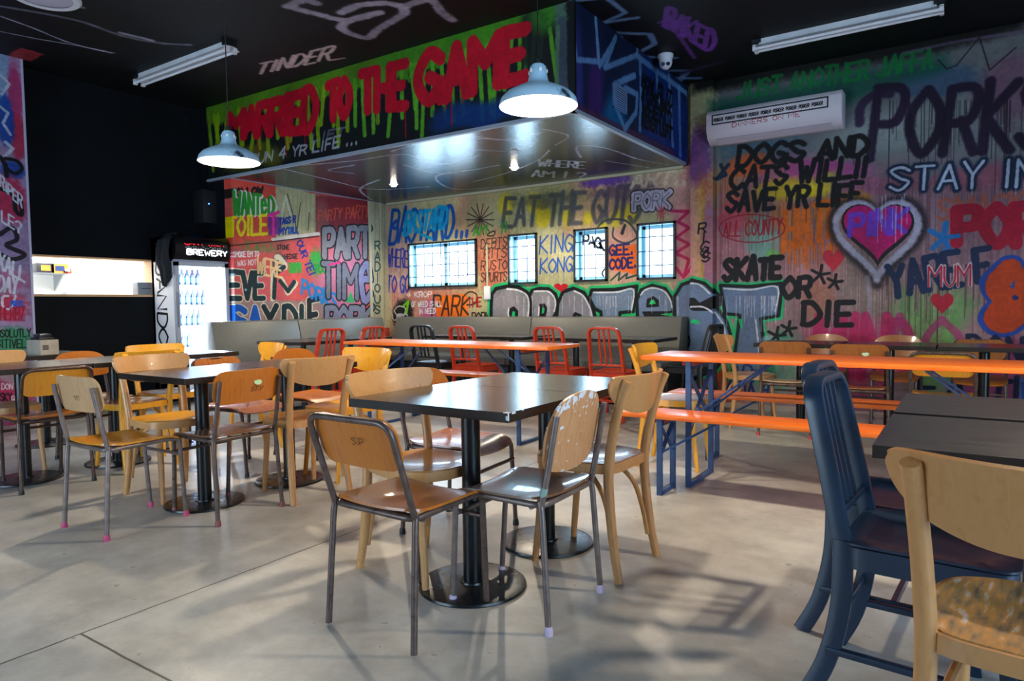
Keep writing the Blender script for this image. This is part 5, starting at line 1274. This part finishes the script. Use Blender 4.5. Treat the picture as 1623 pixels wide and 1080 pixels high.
# ------------------------------------------------------------------ kitchen behind the hatch
kw = new_mat('kitchen_wall', 'F4F4F0', .6)
nwall('wall_kitchen_far', [((-10.6, 1.2, 0), (-10.5, 5.9, 2.6)), ((-10.5, 1.2, 0), (-8.05, 1.3, 2.6)), ((-10.5, 5.8, 0), (-8.05, 5.9, 2.6))], kw)
nwall('ceiling_kitchen', [((-10.6, 1.2, 2.6), (-8.05, 5.9, 2.7))], kw)
l = bpy.data.lights.new('kitchen_light', 'AREA'); l.shape = 'RECTANGLE'; l.size = 1.8; l.size_y = 3; l.energy = 210; l.color = (1, .98, .94)
o = bpy.data.objects.new('kitchen_light', l); COL.objects.link(o); o.location = (-9.3, 3.5, 2.58)
t = empty('kitchen_shelf', (-10.38, 3.1, 1.5), 0, label='steel shelf on the kitchen wall behind the hatch', cat='shelf')
p0 = on_x(47, 431, -10.2); p1 = on_x(108, 434, -10.2); zz = (p0.z+p1.z)/2
t.location = (-10.5, (p0.y+p1.y)/2, zz)
hw = (p1.y-p0.y)/2+.3
b = MB(); b.box((0, -hw, -.02), (.3, hw-.3, 0)); b.build('board', M['alu'], t, smooth=0)
for y in (-hw+.1, hw-.36):
    b = MB(); b.add([(0, y, -.02), (.28, y, -.02), (0, y, -.25), (0, y+.02, -.02), (.28, y+.02, -.02), (0, y+.02, -.25)], [(0, 1, 2), (3, 5, 4), (0, 3, 4, 1), (1, 4, 5, 2), (0, 2, 5, 3)]); b.build('bracket', M['alu'], t, smooth=0)
for k, (px_, c_, c2) in enumerate(((70, '20242C', 'E8A030'), (92, 'E88A28', '24386A'), (104, 'D85848', 'F0F0F0'))):
    q_ = on_x(px_, 427, -10.3); b = MB(); w_ = .11 if k < 2 else .06
    t2 = empty('food_packet', (-10.33, q_.y, zz+.0), 0, label=('black packet with round label on the kitchen shelf', 'orange packet with blue round label on the kitchen shelf', 'small red and white packet at the kitchen shelf end')[k], cat='packet', group='packets on the kitchen shelf')
    b.box((-.08, -w_, 0), (.08, w_, .13 if k < 2 else .07)); b.build('pack', plain(c_, .5), t2, bevel=.01)
    b = MB(); b.box((.081, -w_*.5, .03), (.083, w_*.5, .1 if k < 2 else .06)); b.build('pack_label', plain(c2, .5), t2, smooth=0)
q_ = on_x(83, 463, -9.7)
t = empty('frying_pan', (-9.7, q_.y, 1.30), 0, label='steel frying pan on the kitchen bench seen through the hatch', cat='pan')
b = MB(); b.lathe([(0, 0), (.14, 0), (.17, .045), (.174, .045), (.144, -.004), (0, -.004)], seg=28); b.build('pan_body', M['alu'], t)
b = MB(); b.tube([(.04, .165, .04), (.06, .36, .075)], .009, 8); b.build('handle', M['alu'], t)
t = empty('kitchen_bench', (-9.75, 3.3, 0), 0, label='steel kitchen bench behind the hatch', cat='bench')
b = MB(); b.box((-.45, -1.0, 1.255), (.45, 1.0, 1.295)); b.build('worktop', M['alu'], t, smooth=0)
for sx in (-.4, .4):
    for sy in (-.95, .95):
        b = MB(); b.box((sx-.02, sy-.02, 0), (sx+.02, sy+.02, 1.255)); b.build('leg', M['alu'], t, smooth=0)
pa = on_x(213, 467, -7.99); pb_ = on_x(239, 467, -7.99)
t = empty('printer', (-7.97, (pa.y+pb_.y)/2, HZ0+.004), 0, label='small dark grey receipt printer on the hatch sill', cat='printer')
hw = (pb_.y-pa.y)/2
b = MB(); b.box((-.06, -hw, 0), (.06, hw, .145)); b.build('case', plain('767E88', .5), t, bevel=.008)
b = MB(); b.box((.0601, -hw*.6, .07), (.062, hw*.6, .078)); b.build('paper_slot', M['black'], t, smooth=0)
# box and tin on the table under the hatch
t = empty('cardboard_box', (-6.15, 2.435, .752), R(6), label='grey cardboard box on the small table under the hatch', cat='box')
b = MB(); b.box((-.1, -.068, 0), (.1, .068, .12)); b.build('carton', M['card'], t, bevel=.003)
b = MB(); b.box((.1005, -.055, .04), (.102, -.01, .08)); b.build('print', plain('5A544C'), t, smooth=0)
t = empty('black_container', (-6.15, 2.435, .872), 0, label='small black container on top of the cardboard box', cat='container')
b = MB(); b.box((-.08, -.055, 0), (.08, .055, .02)); b.build('body', M['black'], t, bevel=.006)
b = MB(); b.box((-.06, -.042, .02), (.06, .042, .045)); b.build('lid', plain('20242C', .3), t, bevel=.004)
